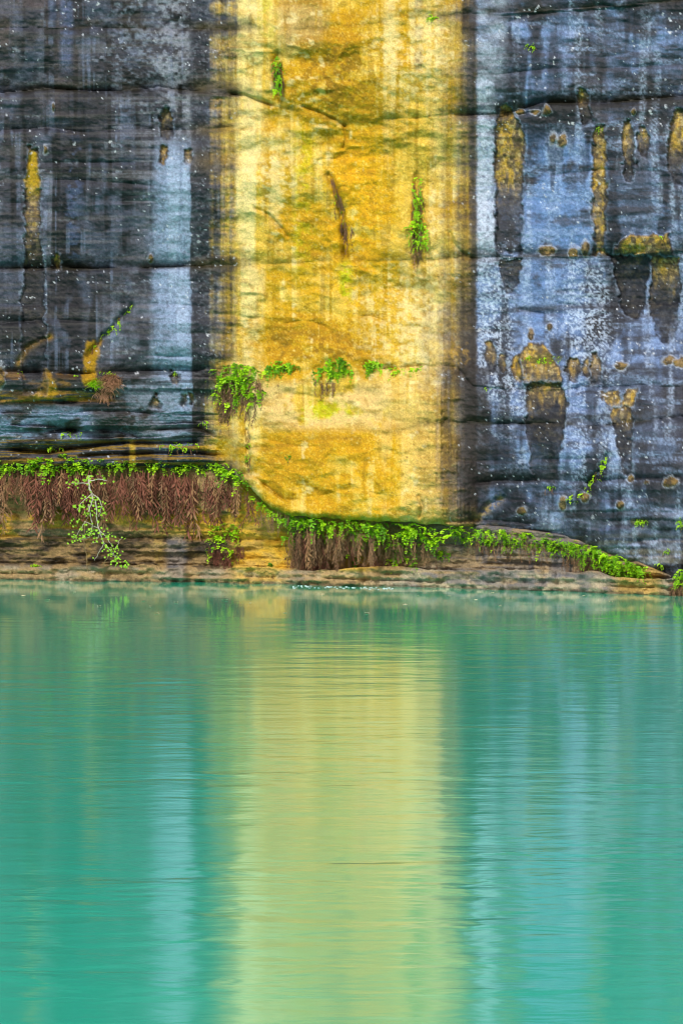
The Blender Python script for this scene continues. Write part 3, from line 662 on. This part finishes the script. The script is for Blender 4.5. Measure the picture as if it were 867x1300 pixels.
FERN = [frond_mesh(s, M_FERN, 6 + s % 3, reach=.5, droop=.5 + .12 * (s % 4), rise=.2 + .1 * (s % 3), ll=.24, lw=.085) for s in range(8)]
FERN_D = [frond_mesh(s + 50, M_FERN_D, 6 + s % 3, reach=.48, droop=.6 + .12 * (s % 4), rise=.2 + .1 * (s % 3), ll=.23, lw=.08) for s in range(8)]
DEAD = [dead_mesh(s, M_DEAD) for s in range(8)]
DEAD_T = [dead_mesh(s + 40, M_DEAD_T) for s in range(4)]
DEAD_D = [dead_mesh(s + 20, M_DEAD_D) for s in range(8)]

# ------------------------------------------------------------------ surface lookups for rooting plants
ucol = lambda px: int(np.clip(np.searchsorted(XS, px), 0, len(XS) - 1))
def surf_up(px, py):
    c = ucol(px); r = int(np.argmin(np.abs(PY[:, c] - py))); return at(px, py, float(YU[r, c]) + .02)
def surf_base(px, py):
    c = ucol(px); r = int(np.argmin(np.abs(rows_b - py))); return at(px, py, float(YB[r, c]) + .02)
def surf_shelf(px, py):
    c = ucol(px); r = int(np.argmin(np.abs(SY[9:, c] - py))) + 9; return at(px, py, float(YS[r, c]) + .02)
def surf(px, py):
    return surf_up(px, py) if py < float(poly_y(LIP, px)) - 1 else surf_base(px, py)
PXM = 62 / F_PX                                                      # metres per photo pixel on the cliff

def put(me, name, root, loc, size, rz=0, rx=0, ry=0, sx=1.0):
    o = bpy.data.objects.new(name, me); col.objects.link(o); o.parent = root
    o.location = [a - b for a, b in zip(loc, root.location)]
    o.rotation_euler = (rx, ry, rz); o.scale = (size * sx, size, size); return o
def plant(name, label, cat, anchor, group=None):
    o = bpy.data.objects.new(name, None); col.objects.link(o); o.location = anchor; o.empty_display_size = .1
    return tag(o, label, cat, group)
def joined(name, items, root, mat):
    """many transformed copies as one part"""
    V = []; Fc = []
    for me, loc, size, rz, rx in items:
        b = len(V); cz, sz = math.cos(rz), math.sin(rz); cx, sx_ = math.cos(rx), math.sin(rx)
        for v in me.vertices:
            x, y, z = v.co * size
            y, z = y * cx - z * sx_, y * sz * 0 + y * sx_ + z * cx
            V.append((x * cz - y * sz + loc[0] - root.location[0], x * sz + y * cz + loc[1] - root.location[1], z + loc[2] - root.location[2]))
        Fc += [tuple(a + b for a in p_.vertices) for p_ in me.polygons]
    o = link(name, pymesh(name, V, Fc, mat), root); o['kind'] = 'stuff'; return o

def fern(name, label, cat, pts_green, pts_dead, gsize, dsize, anchor=None, group=None, green=FERN, dead=DEAD_D, spread=1.1, tilt=(-.25, .35)):
    """pts: list of photo pixels (x, y) or (x, y, scale) where a frond is rooted"""
    allp = pts_green + pts_dead
    ax = sum(q[0] for q in allp) / len(allp); ay = min(q[1] for q in allp)
    root = plant(name, label, cat, anchor or surf(ax, ay), group)
    for i, q in enumerate(pts_dead[:290]):
        l = q[3] if len(q) > 3 else surf(q[0], q[1]); s = (q[2] if len(q) > 2 else 1) * dsize * rnd.uniform(.45, 1.4)
        put(rnd.choice(dead), 'dead_frond', root, l, s, rnd.uniform(-.9, .9), rnd.uniform(-.15, .35), rnd.gauss(0, .14), rnd.uniform(.6, 1.3))
    if len(pts_dead) > 290:
        joined('dead_fronds', [(rnd.choice(dead), q[3] if len(q) > 3 else surf(q[0], q[1]), (q[2] if len(q) > 2 else 1) * dsize * rnd.uniform(.5, 1.15), rnd.uniform(-.6, .6), rnd.uniform(-.1, .3)) for q in pts_dead[290:]], root, dead[0].materials[0])
    for i, q in enumerate(pts_green[:290]):
        l = q[3] if len(q) > 3 else surf(q[0], q[1]); s = (q[2] if len(q) > 2 else 1) * gsize * rnd.choice((.5, .75, .9, 1.05, 1.45)) * rnd.uniform(.85, 1.15)
        put(rnd.choice(green), 'frond', root, l, s, rnd.uniform(-spread, spread), rnd.uniform(*tilt))
    if len(pts_green) > 290:
        joined('fronds', [(rnd.choice(green), q[3] if len(q) > 3 else surf(q[0], q[1]), (q[2] if len(q) > 2 else 1) * gsize * rnd.uniform(.5, 1.1), rnd.uniform(-spread, spread), rnd.uniform(*tilt)) for q in pts_green[290:]], root, green[0].materials[0])
    return root
def ell(cx, cy, rx, ry, n, smin=.8, smax=1.1):
    out = []
    while len(out) < n:
        a, b = rnd.uniform(-1, 1), rnd.uniform(-1, 1)
        if a * a + b * b < 1: out.append((cx + a * rx, cy + b * ry, rnd.uniform(smin, smax)))
    return out
def along(pts, n, jx, jy, s0=1, s1=1):
    L = [math.hypot(b[0] - a[0], b[1] - a[1]) for a, b in zip(pts[:-1], pts[1:])]; T_ = sum(L); out = []
    for _ in range(n):
        u = rnd.random(); d = u * T_; i = 0
        while i < len(L) - 1 and d > L[i]: d -= L[i]; i += 1
        f = d / L[i]; a, b = pts[i], pts[i + 1]
        out.append((a[0] + (b[0] - a[0]) * f + rnd.uniform(-jx, jx), a[1] + (b[1] - a[1]) * f + rnd.uniform(-jy, jy), s0 + (s1 - s0) * u))
    return out

# ------------------------------------------------------------------ fern banks along the foot of the overhang
lipy = lambda x: float(poly_y(LIP, x))
def lip_pts(x0, x1, n, dy0, dy1, fn=None, s=None):
    out = []
    for _ in range(n):
        x = rnd.uniform(x0, x1)
        if fn and rnd.random() > fn(x): continue
        y = lipy(x) + rnd.uniform(dy0, dy1); P_ = surf_up(x, lipy(x) - 1)
        out.append((x, y, s(x) if s else 1, at(x, y, P_[1] + rnd.uniform(-.06, .10))))
    return out
dens_l = lambda x: .32 + 1.2 * float(vn(np.array(x / 9.0), np.array(0.0), 3)) ** 1.5
fern('fern_bank', 'long fringe of bright green ferns above a curtain of rusty dead fronds, lower left', 'ferns',
     lip_pts(-30, 318, 520, -8, 6, lambda x: .2 + 1.0 * float(vn(np.array(x / 14.0), np.array(0.), 5)), lambda x: .6 + .7 * float(vn(np.array(x / 20.0), np.array(4.), 6))),
     lip_pts(-30, 322, 560, 3, 16, dens_l, lambda x: .45 + 1.15 * float(vn(np.array(x / 13.0), np.array(3.0), 9)) * (1 - .5 * float(ss(240, 320, np.array(float(x)))))), .24, .56, dead=DEAD + DEAD_D[:3] + DEAD_T[:2], tilt=(-.75, .0), green=FERN + FERN_D[:3])
g2 = [(x, lipy(x) + rnd.uniform(2, 12 + 26 * float(band(400, 560, np.array(float(x)), 40)) * rnd.random()), rnd.uniform(.7, 1.1)) for x in [rnd.uniform(318, 585) for _ in range(330)] if rnd.random() < (.15 + 1.15 * float(vn(np.array(x / 13.0), np.array(1.0), 17))) * (.35 if x < 358 else 1)]
g2 += ell(512, 712, 14, 14, 16) + ell(530, 690, 30, 14, 26) + ell(452, 705, 10, 12, 9) + ell(378, 680, 18, 12, 14)
d2 = ell(386, 692, 24, 26, 170, .7, 1.1) + ell(440, 682, 44, 16, 150, .5, .9) + ell(500, 695, 45, 18, 80, .4, .7) + ell(345, 652, 22, 8, 30, .4, .6)
def hang(q):                                                     # the upper fronds root under the edge of the slab
    x, y, s_ = q; d = y - lipy(x); yb = surf_base(x, y)[1]; yl = surf_up(x, lipy(x) - 1)[1]
    k_ = float(np.clip(1 - (d - 14) / 30, 0, 1)); return (x, y, s_, at(x, y, yb + (yl + .03 - yb) * k_ * rnd.uniform(.6, 1)))
g2 = [hang(q) for q in g2]; d2 = [hang(q) for q in d2]
fern('fern_bank', 'shaggy fern mass with dark dead fronds hanging to the water beneath the yellow slab', 'ferns', [q for q in g2], [q for q in d2], .24, .44, green=FERN_D[:4] + FERN[:6], dead=DEAD_D + DEAD_T[:3] + DEAD[:3], tilt=(-.6, .2))
RB = [(580, 678), (640, 683), (700, 690), (740, 702), (780, 716), (818, 730)]
g3 = [q for q in along(RB, 560, 5, 9, .75, 1.1) if rnd.random() < .12 + 1.15 * float(vn(np.array(q[0] / 12.0), np.array(q[1] / 9.0), 19))] + along([(740, 704), (780, 718), (815, 730)], 110, 6, 12, 1, 1.1) + along([(600, 684), (720, 700)], 40, 5, 9, .8, .8)
d3 = [(x, y, s, at(x, y, surf_base(x, y)[1] - .12)) for x, y, s in along([(590, 684), (700, 696), (800, 724)], 200, 5, 8, .4, .6)]
fern('fern_bank', 'bright green fern strip sloping down to the right below the dark rock lip', 'ferns',
     [(x, y, s, at(x, y, surf_base(x, y)[1] - (.15 + .25 * float(ss(700, 800, np.array(x)))) * rnd.random())) for x, y, s in g3], d3, .19, .36, dead=DEAD_D, tilt=(-.7, .1), green=FERN + FERN_D[:4])
# separate clumps
sb = lambda pts: [(x, y, s, surf_base(x, y)) for x, y, s in pts]
fern('fern_clump', 'rounded green fern clump with rusty underside, left of the bare ochre base rock', 'fern',
     sb(ell(286, 676, 22, 10, 46) + ell(284, 694, 26, 14, 30)), sb(ell(286, 690, 24, 14, 120, .6, .9)), .2, .3, dead=DEAD, tilt=(-.8, .0))
fern('fern_clump', 'small green fern tuft at the waterline on the far left', 'fern', sb(ell(46, 721, 10, 4, 16)), sb(ell(45, 724, 7, 3, 12)), .17, .17, dead=DEAD)
fern('fern_clump', 'green fern tuft with brown skirt at the waterline on the right edge', 'fern',
     [(x, y, s, at(x, y, float(y_front(x)) - .02)) for x, y, s in ell(864, 733, 9, 12, 30)], [(x, y, s, at(x, y, float(y_front(x)) - .0)) for x, y, s in ell(862, 741, 12, 6, 70)], .17, .22, dead=DEAD_D)
fern('fern_clump', 'big bushy fern clump with dark dead fronds at the left edge of the yellow rock', 'fern',
     ell(303, 477, 31, 14, 84) + ell(294, 497, 23, 15, 52) + ell(322, 502, 14, 12, 20), ell(306, 492, 30, 18, 230, .7, 1.1), .23, .38, tilt=(-.7, .1), green=FERN + FERN_D[:4])
fern('fern_clump', 'half dry fern clump with pale bare stem, beside the big bushy clump', 'fern', ell(358, 466, 20, 7, 60) + ell(344, 470, 8, 6, 12), ell(362, 472, 24, 7, 110, .7, 1.2), .19, .24, green=FERN_D + FERN[:3])
fern('fern_clump', 'deep green leafy fern clump in the middle of the yellow rock', 'fern', ell(428, 466, 15, 13, 80) + ell(408, 474, 14, 7, 18), ell(418, 474, 22, 11, 120, .7, 1.2), .2, .26, green=FERN_D + FERN[:3])
fern('fern_clump', 'compact green fern tuft at the left end of a mossy ledge line', 'fern', ell(475, 465, 13, 6, 40), ell(480, 468, 15, 6, 60), .18, .2, green=FERN_D + FERN[:3])
fern('fern_clump', 'thin line of sparse ferns trailing right along the mossy ledge', 'fern', along([(492, 469), (515, 471), (534, 467)], 34, 2, 3), along([(490, 470), (534, 469)], 30, 2, 2), .14, .18)
fern('fern_column', 'narrow green fern column growing down a vertical crack in yellow rock', 'fern',
     [(x, y, s, at(x, y, surf(x + 14, y)[1] - .02)) for x, y, s in along([(530, 222), (531, 255), (530, 290)], 56, 6, 2, .7, 1) + ell(530, 300, 12, 24, 56)], [(x, y, s, at(x, y, surf(x + 14, y)[1] + .02)) for x, y, s in along([(529, 232), (529, 322)], 80, 6, 3)], .16, .22, green=FERN + FERN_D[:3])
fern('fern_column', 'short dark fern strip in a crack near the top of the yellow rock', 'fern', [(x, y, s, at(x, y, surf(x + 14, y)[1] - .03)) for x, y, s in along([(351, 74), (351, 95), (355, 116)], 50, 4, 3)], [(x, y, s, at(x, y, surf(x + 14, y)[1] + .02)) for x, y, s in along([(351, 76), (355, 110)], 60, 5, 2)], .14, .2, green=FERN_D + FERN[:2])
fern('dry_vine', 'withered brown vine hanging down a crack in the middle of the yellow rock', 'vine', along([(424, 240), (436, 290)], 10, 4, 3),
     along([(419, 226), (428, 248), (433, 265), (438, 300)], 75, 4, 3) + ell(441, 292, 7, 14, 24), .09, .2)
fern('fern_tuft', 'tiny bright fern tuft near the top edge of the yellow rock', 'fern', ell(549, 22, 6, 3, 16), ell(549, 25, 4, 2, 10), .13, .12)
fern('fern_tuft', 'small tuft with dark dead fronds low on the yellow slab', 'fern', ell(366, 580, 6, 4, 9), ell(366, 580, 6, 4, 22), .09, .15, green=FERN_D)
fern('fern_column', 'thin trickle of ferns in the vertical crack left of the yellow slab', 'fern', along([(314, 562), (315, 588)], 14, 3, 2), along([(315, 546), (316, 585)], 26, 2, 2), .10, .16)
fern('crack_plant', 'line of small green and rusty plants climbing a slanting crack, left dark wall', 'plant', along([(168, 390), (150, 408), (136, 424), (114, 446)], 44, 3, 3), along([(160, 398), (120, 440)], 40, 4, 3), .10, .14, dead=[DEAD[0], DEAD[3]])
fern('crack_plant', 'line of small green plants in the slanting crack, lower right dark wall', 'plant', along([(769, 582), (762, 598), (751, 612), (737, 630)], 44, 4, 4) + ell(728, 632, 8, 4, 10), along([(768, 584), (740, 628)], 30, 4, 3), .11, .15)
fern('moss_cushion', 'yellow green moss tuft on the ochre patch, right dark wall', 'moss', along([(666, 454), (690, 458), (708, 456)], 60, 4, 4), ell(690, 460, 18, 4, 24), .075, .1)
for lab, cx, cy, rx, ry, n, gs in (
        ('yellow green grass tuft on a thin crack, upper right wall', 673, 57, 7, 2.5, 16, .10),
        ('tiny green tuft on top of the long ochre stain, upper right wall', 761, 163, 4, 3, 12, .08),
        ('tiny green tuft on the yellow ledge by the right edge', 840, 300, 4, 2, 8, .08),
        ('tiny fern on the pale wash beside a small hollow, left wall', 222, 473, 4, 2, 10, .08),
        ('low fern mat on a thin bed right above the rusty curtain', 230, 565, 26, 4, 46, .12),
        ('sparse ferns on a dark recessed bed, lower left wall', 90, 550, 14, 3, 20, .11),
        ('small fern pair on the dark bed at lower left, lowest above the curtain', 72, 569, 10, 3, 14, .10),
        ('small fern at the edge of the pale wash, left of the big bushy clump', 258, 537, 8, 3, 14, .11),
        ('tiny green tuft in a hollow on the left dark wall above the ochre bed', 24, 473, 4, 2, 8, .08),
        ('tiny green tuft left of the rusty grass on the dark wall', 97, 476, 4, 2, 8, .08),
        ('tiny green tuft on a bed beside the brown fringe, right wall', 620, 493, 5, 2, 10, .08),
        ('tiny tuft on an orange patch above the right fern strip', 698, 618, 6, 2, 12, .09),
        ('moss cushion on the pale lilac rock, lower right', 813, 662, 9, 3, 34, .08),
        ('moss patch on the rock at the right edge', 862, 664, 5, 8, 26, .09),
        ('small moss tuft above the end of the right fern strip', 847, 700, 6, 3, 18, .08),
        ('small moss tuft right of the lower moss cushion', 836, 718, 5, 3, 14, .08)):
    fern('fern_tuft' if 'moss' not in lab else 'moss_tuft', lab, 'plant' if 'moss' not in lab else 'moss', ell(cx, cy, rx, ry, n), ell(cx, cy + 1, rx, ry, max(4, n // 3)), gs, gs)
for lab, cx, cy, rx, ry, n in (('small fern cluster below the fern mass, near the middle of the base wall', 558, 704, 14, 5, 18), ('few green fronds peeping under the rusty curtain', 200, 650, 12, 4, 12),
                               ('small dark fern on the ochre base rock beside the hanging dead fronds', 346, 720, 5, 5, 12)):
    fern('fern_tuft', lab, 'plant', sb(ell(cx, cy, rx, ry, n)), sb(ell(cx, cy + 2, rx * .7, ry, 6)), .15, .14, green=FERN_D + FERN[:3])

# ------------------------------------------------------------------ rusty grass tuft
def blades(name, root, c, n, spread, L0, L1, mat, droop):
    V = []; Fc = []
    for _ in range(n):
        a = rnd.uniform(0, math.tau); rr = spread * math.sqrt(rnd.random()); b0 = (rr * math.cos(a), -.02, rr * math.sin(a) * .7)
        d = nrm((rnd.uniform(-.9, .9), -rnd.uniform(.3, 1), rnd.uniform(-.1, 1))); L = rnd.uniform(L0, L1); w_ = .006
        i = len(V); q = b0; dz = 0
        for k_ in range(4):
            ww = w_ * (1 - k_ / 3.3); V += [add(q, (ww, 0, 0)), add(q, (-ww, 0, 0))]
            if k_: Fc.append((i + 2 * k_ - 2, i + 2 * k_ - 1, i + 2 * k_ + 1, i + 2 * k_))
            d = nrm((d[0], d[1], d[2] - droop)); q = add(q, d, L / 3)
    o = link(name, pymesh(name, V, Fc, mat), root); o.location = [a - b for a, b in zip(c, root.location)]; o['kind'] = 'stuff'; return o
gt = plant('grass_tuft', 'rounded tuft of rusty pink dry grass with a green side, left dark wall', 'grass tuft', surf(137, 488))
blades('dry_blades', gt, surf(141, 486), 760, .17, .06, .17, M_PINK, .25)
blades('green_blades', gt, surf(122, 487), 240, .10, .06, .15, M_FERN, .25)
blades('hanging_blades', gt, surf(133, 498), 90, .13, .10, .22, M_PINK, .8)
for q in ell(138, 474, 14, 3, 14): put(rnd.choice(FERN), 'frond', gt, surf(q[0], q[1]), .09, rnd.uniform(-1, 1))

# ------------------------------------------------------------------ hanging fig with pale branches
def tube(V, Fc, pts, r0, r1, n=6):
    prev = None
    for k_, q in enumerate(pts):
        t = k_ / (len(pts) - 1); r = r0 + (r1 - r0) * t; i = len(V)
        a = pts[min(k_ + 1, len(pts) - 1)]; b = pts[max(k_ - 1, 0)]; d = nrm(add(a, b, -1))
        u = nrm(cross(d, (0, 1, .01))); v = cross(d, u)
        for s in range(n):
            th = math.tau * s / n; V.append(add(add(q, u, r * math.cos(th)), v, r * math.sin(th)))
        if prev is not None:
            for s in range(n): Fc.append((prev + s, prev + (s + 1) % n, i + (s + 1) % n, i + s))
        prev = i
def wiggly(pts, dep, k_=5, j=1.2):
    """photo polyline -> smooth world polyline at depth dep(t)"""
    P_ = np.array(pts, float); n = (len(P_) - 1) * k_ + 1; s = np.linspace(0, len(P_) - 1, n); out = []
    ys = np.interp(s, range(len(P_)), P_[:, 1]); xs = np.interp(s, range(len(P_)), P_[:, 0])
    for i, (x, y) in enumerate(zip(xs, ys)):
        e = 0 if i == 0 else j
        out.append(at(x + rnd.uniform(-e, e) * .7, y + rnd.uniform(-e, e) * .4, dep(i / (n - 1))))
    return out
YF = surf_up(115, 590)[1] - .05
fig = plant('hanging_fig', 'scraggly small tree with pale branches hanging over the rusty fern curtain', 'tree', at(117, 612, YF - .12))
BR = [  # polyline, radius start/end (m), depth start/end
    ('trunk', [(114, 604), (113, 615), (117, 626), (118, 634), (113, 650)], .018, .012, .02, -.25),
    ('branch', [(117, 626), (125, 632), (130, 642), (126, 656)], .012, .006, -.12, -.28),
    ('branch', [(113, 614), (101, 613), (92, 614)], .009, .004, -.05, -.2), ('branch', [(114, 611), (126, 608), (137, 610)], .009, .004, -.05, -.2),
    ('branch', [(113, 640), (115, 655), (118, 668), (114, 682), (102, 686), (95, 684)], .010, .004, -.2, -.3),
    ('branch', [(122, 634), (123, 655), (127, 676), (132, 690), (142, 700), (148, 708)], .011, .005, -.2, -.3),
    ('branch', [(127, 674), (134, 680), (143, 694)], .008, .004, -.28, -.35), ('branch', [(118, 666), (108, 662), (102, 674), (94, 684)], .008, .004, -.25, -.25),
    ('branch', [(115, 650), (108, 664), (107, 690), (110, 704), (112, 725)], .007, .004, -.22, -.05), ('branch', [(132, 690), (126, 702), (120, 712)], .007, .003, -.3, -.2),
    ('branch', [(142, 700), (134, 712), (130, 722)], .006, .004, -.3, -.1), ('branch', [(143, 706), (150, 690), (155, 682)], .006, .003, -.25, -.1),
    ('branch', [(119, 668), (128, 672), (123, 688), (116, 690)], .007, .003, -.28, -.28), ('branch', [(116, 628), (104, 638), (98, 648)], .007, .003, -.15, -.3)]
tips = []
for nm, pl, r0, r1, d0, d1 in BR:
    pts = wiggly(pl, lambda t: YF + d0 + (d1 - d0) * t); V = []; Fc = []
    V0 = [tuple(a - b for a, b in zip(q, fig.location)) for q in pts]; tube(V, Fc, V0, r0 * 1.05, r1 * 1.0)
    link(nm, pymesh(nm, V, Fc, M_ROOT if pl[-1][1] > 715 else M_BARK, True), fig)
    tips += [(V0[i], 1) for i in range(len(V0) // 3, len(V0))] if pl[-1][1] < 715 else []
V = []; Fc = []
def leafspray(c, n, s):
    for _ in range(n):
        q = (c[0] + rnd.gauss(0, s), c[1] - abs(rnd.gauss(0, s)), c[2] + rnd.gauss(0, s * .8)); d = nrm((rnd.uniform(-1, 1), -rnd.uniform(0, .8), rnd.uniform(-1, .4)))
        kite(V, Fc, q, d, nrm(cross(d, (rnd.uniform(-.4, .4), -1, rnd.uniform(0, .8)))), rnd.uniform(.032, .066), rnd.uniform(.012, .023), .006)
for c, _ in tips:
    if rnd.random() < .4: leafspray(c, rnd.randint(1, 2), .045)
for x, y, n, s in ((114, 606, 22, .09), (97, 612, 10, .07), (132, 608, 12, .07), (103, 640, 16, .07), (115, 648, 14, .07), (127, 650, 18, .07), (118, 634, 10, .06), (98, 662, 9, .05), (105, 680, 14, .08),
                   (112, 672, 8, .05), (140, 678, 14, .06), (140, 696, 12, .06), (148, 708, 16, .07), (155, 712, 14, .06), (158, 718, 10, .04), (96, 684, 8, .05), (119, 680, 8, .05)):
    leafspray(tuple(a - b for a, b in zip(at(x, y, YF - .28), fig.location)), n, s)
fo = link('foliage', pymesh('foliage', V, Fc, M_FIG), fig); fo['kind'] = 'stuff'
# pale bare stem lying over the half dry clump
# ------------------------------------------------------------------ things on the water
M_FLOAT = leaf_mat('floating_leaf', (.42, .36, .16), (.66, .60, .40), 0, .6)
def leaf_me(seed):
    r = random.Random(seed); V = [(0, 0, .004)]; n = 9
    for k_ in range(n):
        th = math.tau * k_ / n; e = .5 + .5 * abs(math.cos(th)); V.append((.024 * math.cos(th) * r.uniform(.8, 1.2), .05 * e * math.sin(th) * r.uniform(.8, 1.3), .002 + r.uniform(0, .010)))
    return pymesh('floating_leaf', V, [(0, 1 + k_, 1 + (k_ + 1) % n) for k_ in range(n)], M_FLOAT)
LEAF = [leaf_me(s) for s in range(4)]
spots = [(60, 762), (126, 770), (150, 757), (182, 763), (191, 770), (200, 779), (224, 765), (286, 762), (318, 766), (362, 778), (373, 762), (466, 779), (514, 768), (530, 757), (552, 750), (570, 757), (625, 753),
         (634, 769), (648, 760), (693, 779), (709, 779), (742, 757), (604, 762), (410, 755), (30, 757), (95, 752), (775, 764)]
for i, (x, y) in enumerate(spots):
    Y = CAM_H * F_PX / (y - HOR); q = at(x, y, Y)
    o = link('floating_leaf', LEAF[i % 4], None, (q[0], q[1], .002)); o.rotation_euler.z = rnd.uniform(0, 6); s = rnd.uniform(.6, 1.25); o.scale = (s, s, s)
    tag(o, 'tiny pale fallen leaf floating on the calm water near the cliff', 'leaf', 'fallen leaves floating near the cliff')
m = bpy.data.materials.new('white_foam'); m.use_nodes = True
m.node_tree.nodes['Principled BSDF'].inputs['Base Color'].default_value = (.42, .58, .58, 1); m.node_tree.nodes['Principled BSDF'].inputs['Roughness'].default_value = .7
V = []; Fc = []
for _ in range(70):
    x = 372 + 130 * rnd.random() ** 1.2; y0 = float(poly_y(WL, x)); y = y0 + abs(rnd.gauss(0, 1.4)) + .6
    Y = CAM_H * F_PX / (y - HOR); q = at(x, y, Y); r = rnd.uniform(.008, .028); i = len(V); V.append((q[0], q[1], .008 * rnd.random() + .004))
    for k_ in range(7): th = math.tau * k_ / 7; V.append((q[0] + r * math.cos(th) * rnd.uniform(.8, 1.6), q[1] + r * math.sin(th) * rnd.uniform(.6, 1.2), .002))
    Fc += [(i, i + 1 + k_, i + 1 + (k_ + 1) % 7) for k_ in range(7)]
foam = link('splash_foam', pymesh('splash_foam', V, Fc, m)); tag(foam, 'thin line of white splash foam where drips hit the water', 'foam', None, 'stuff')
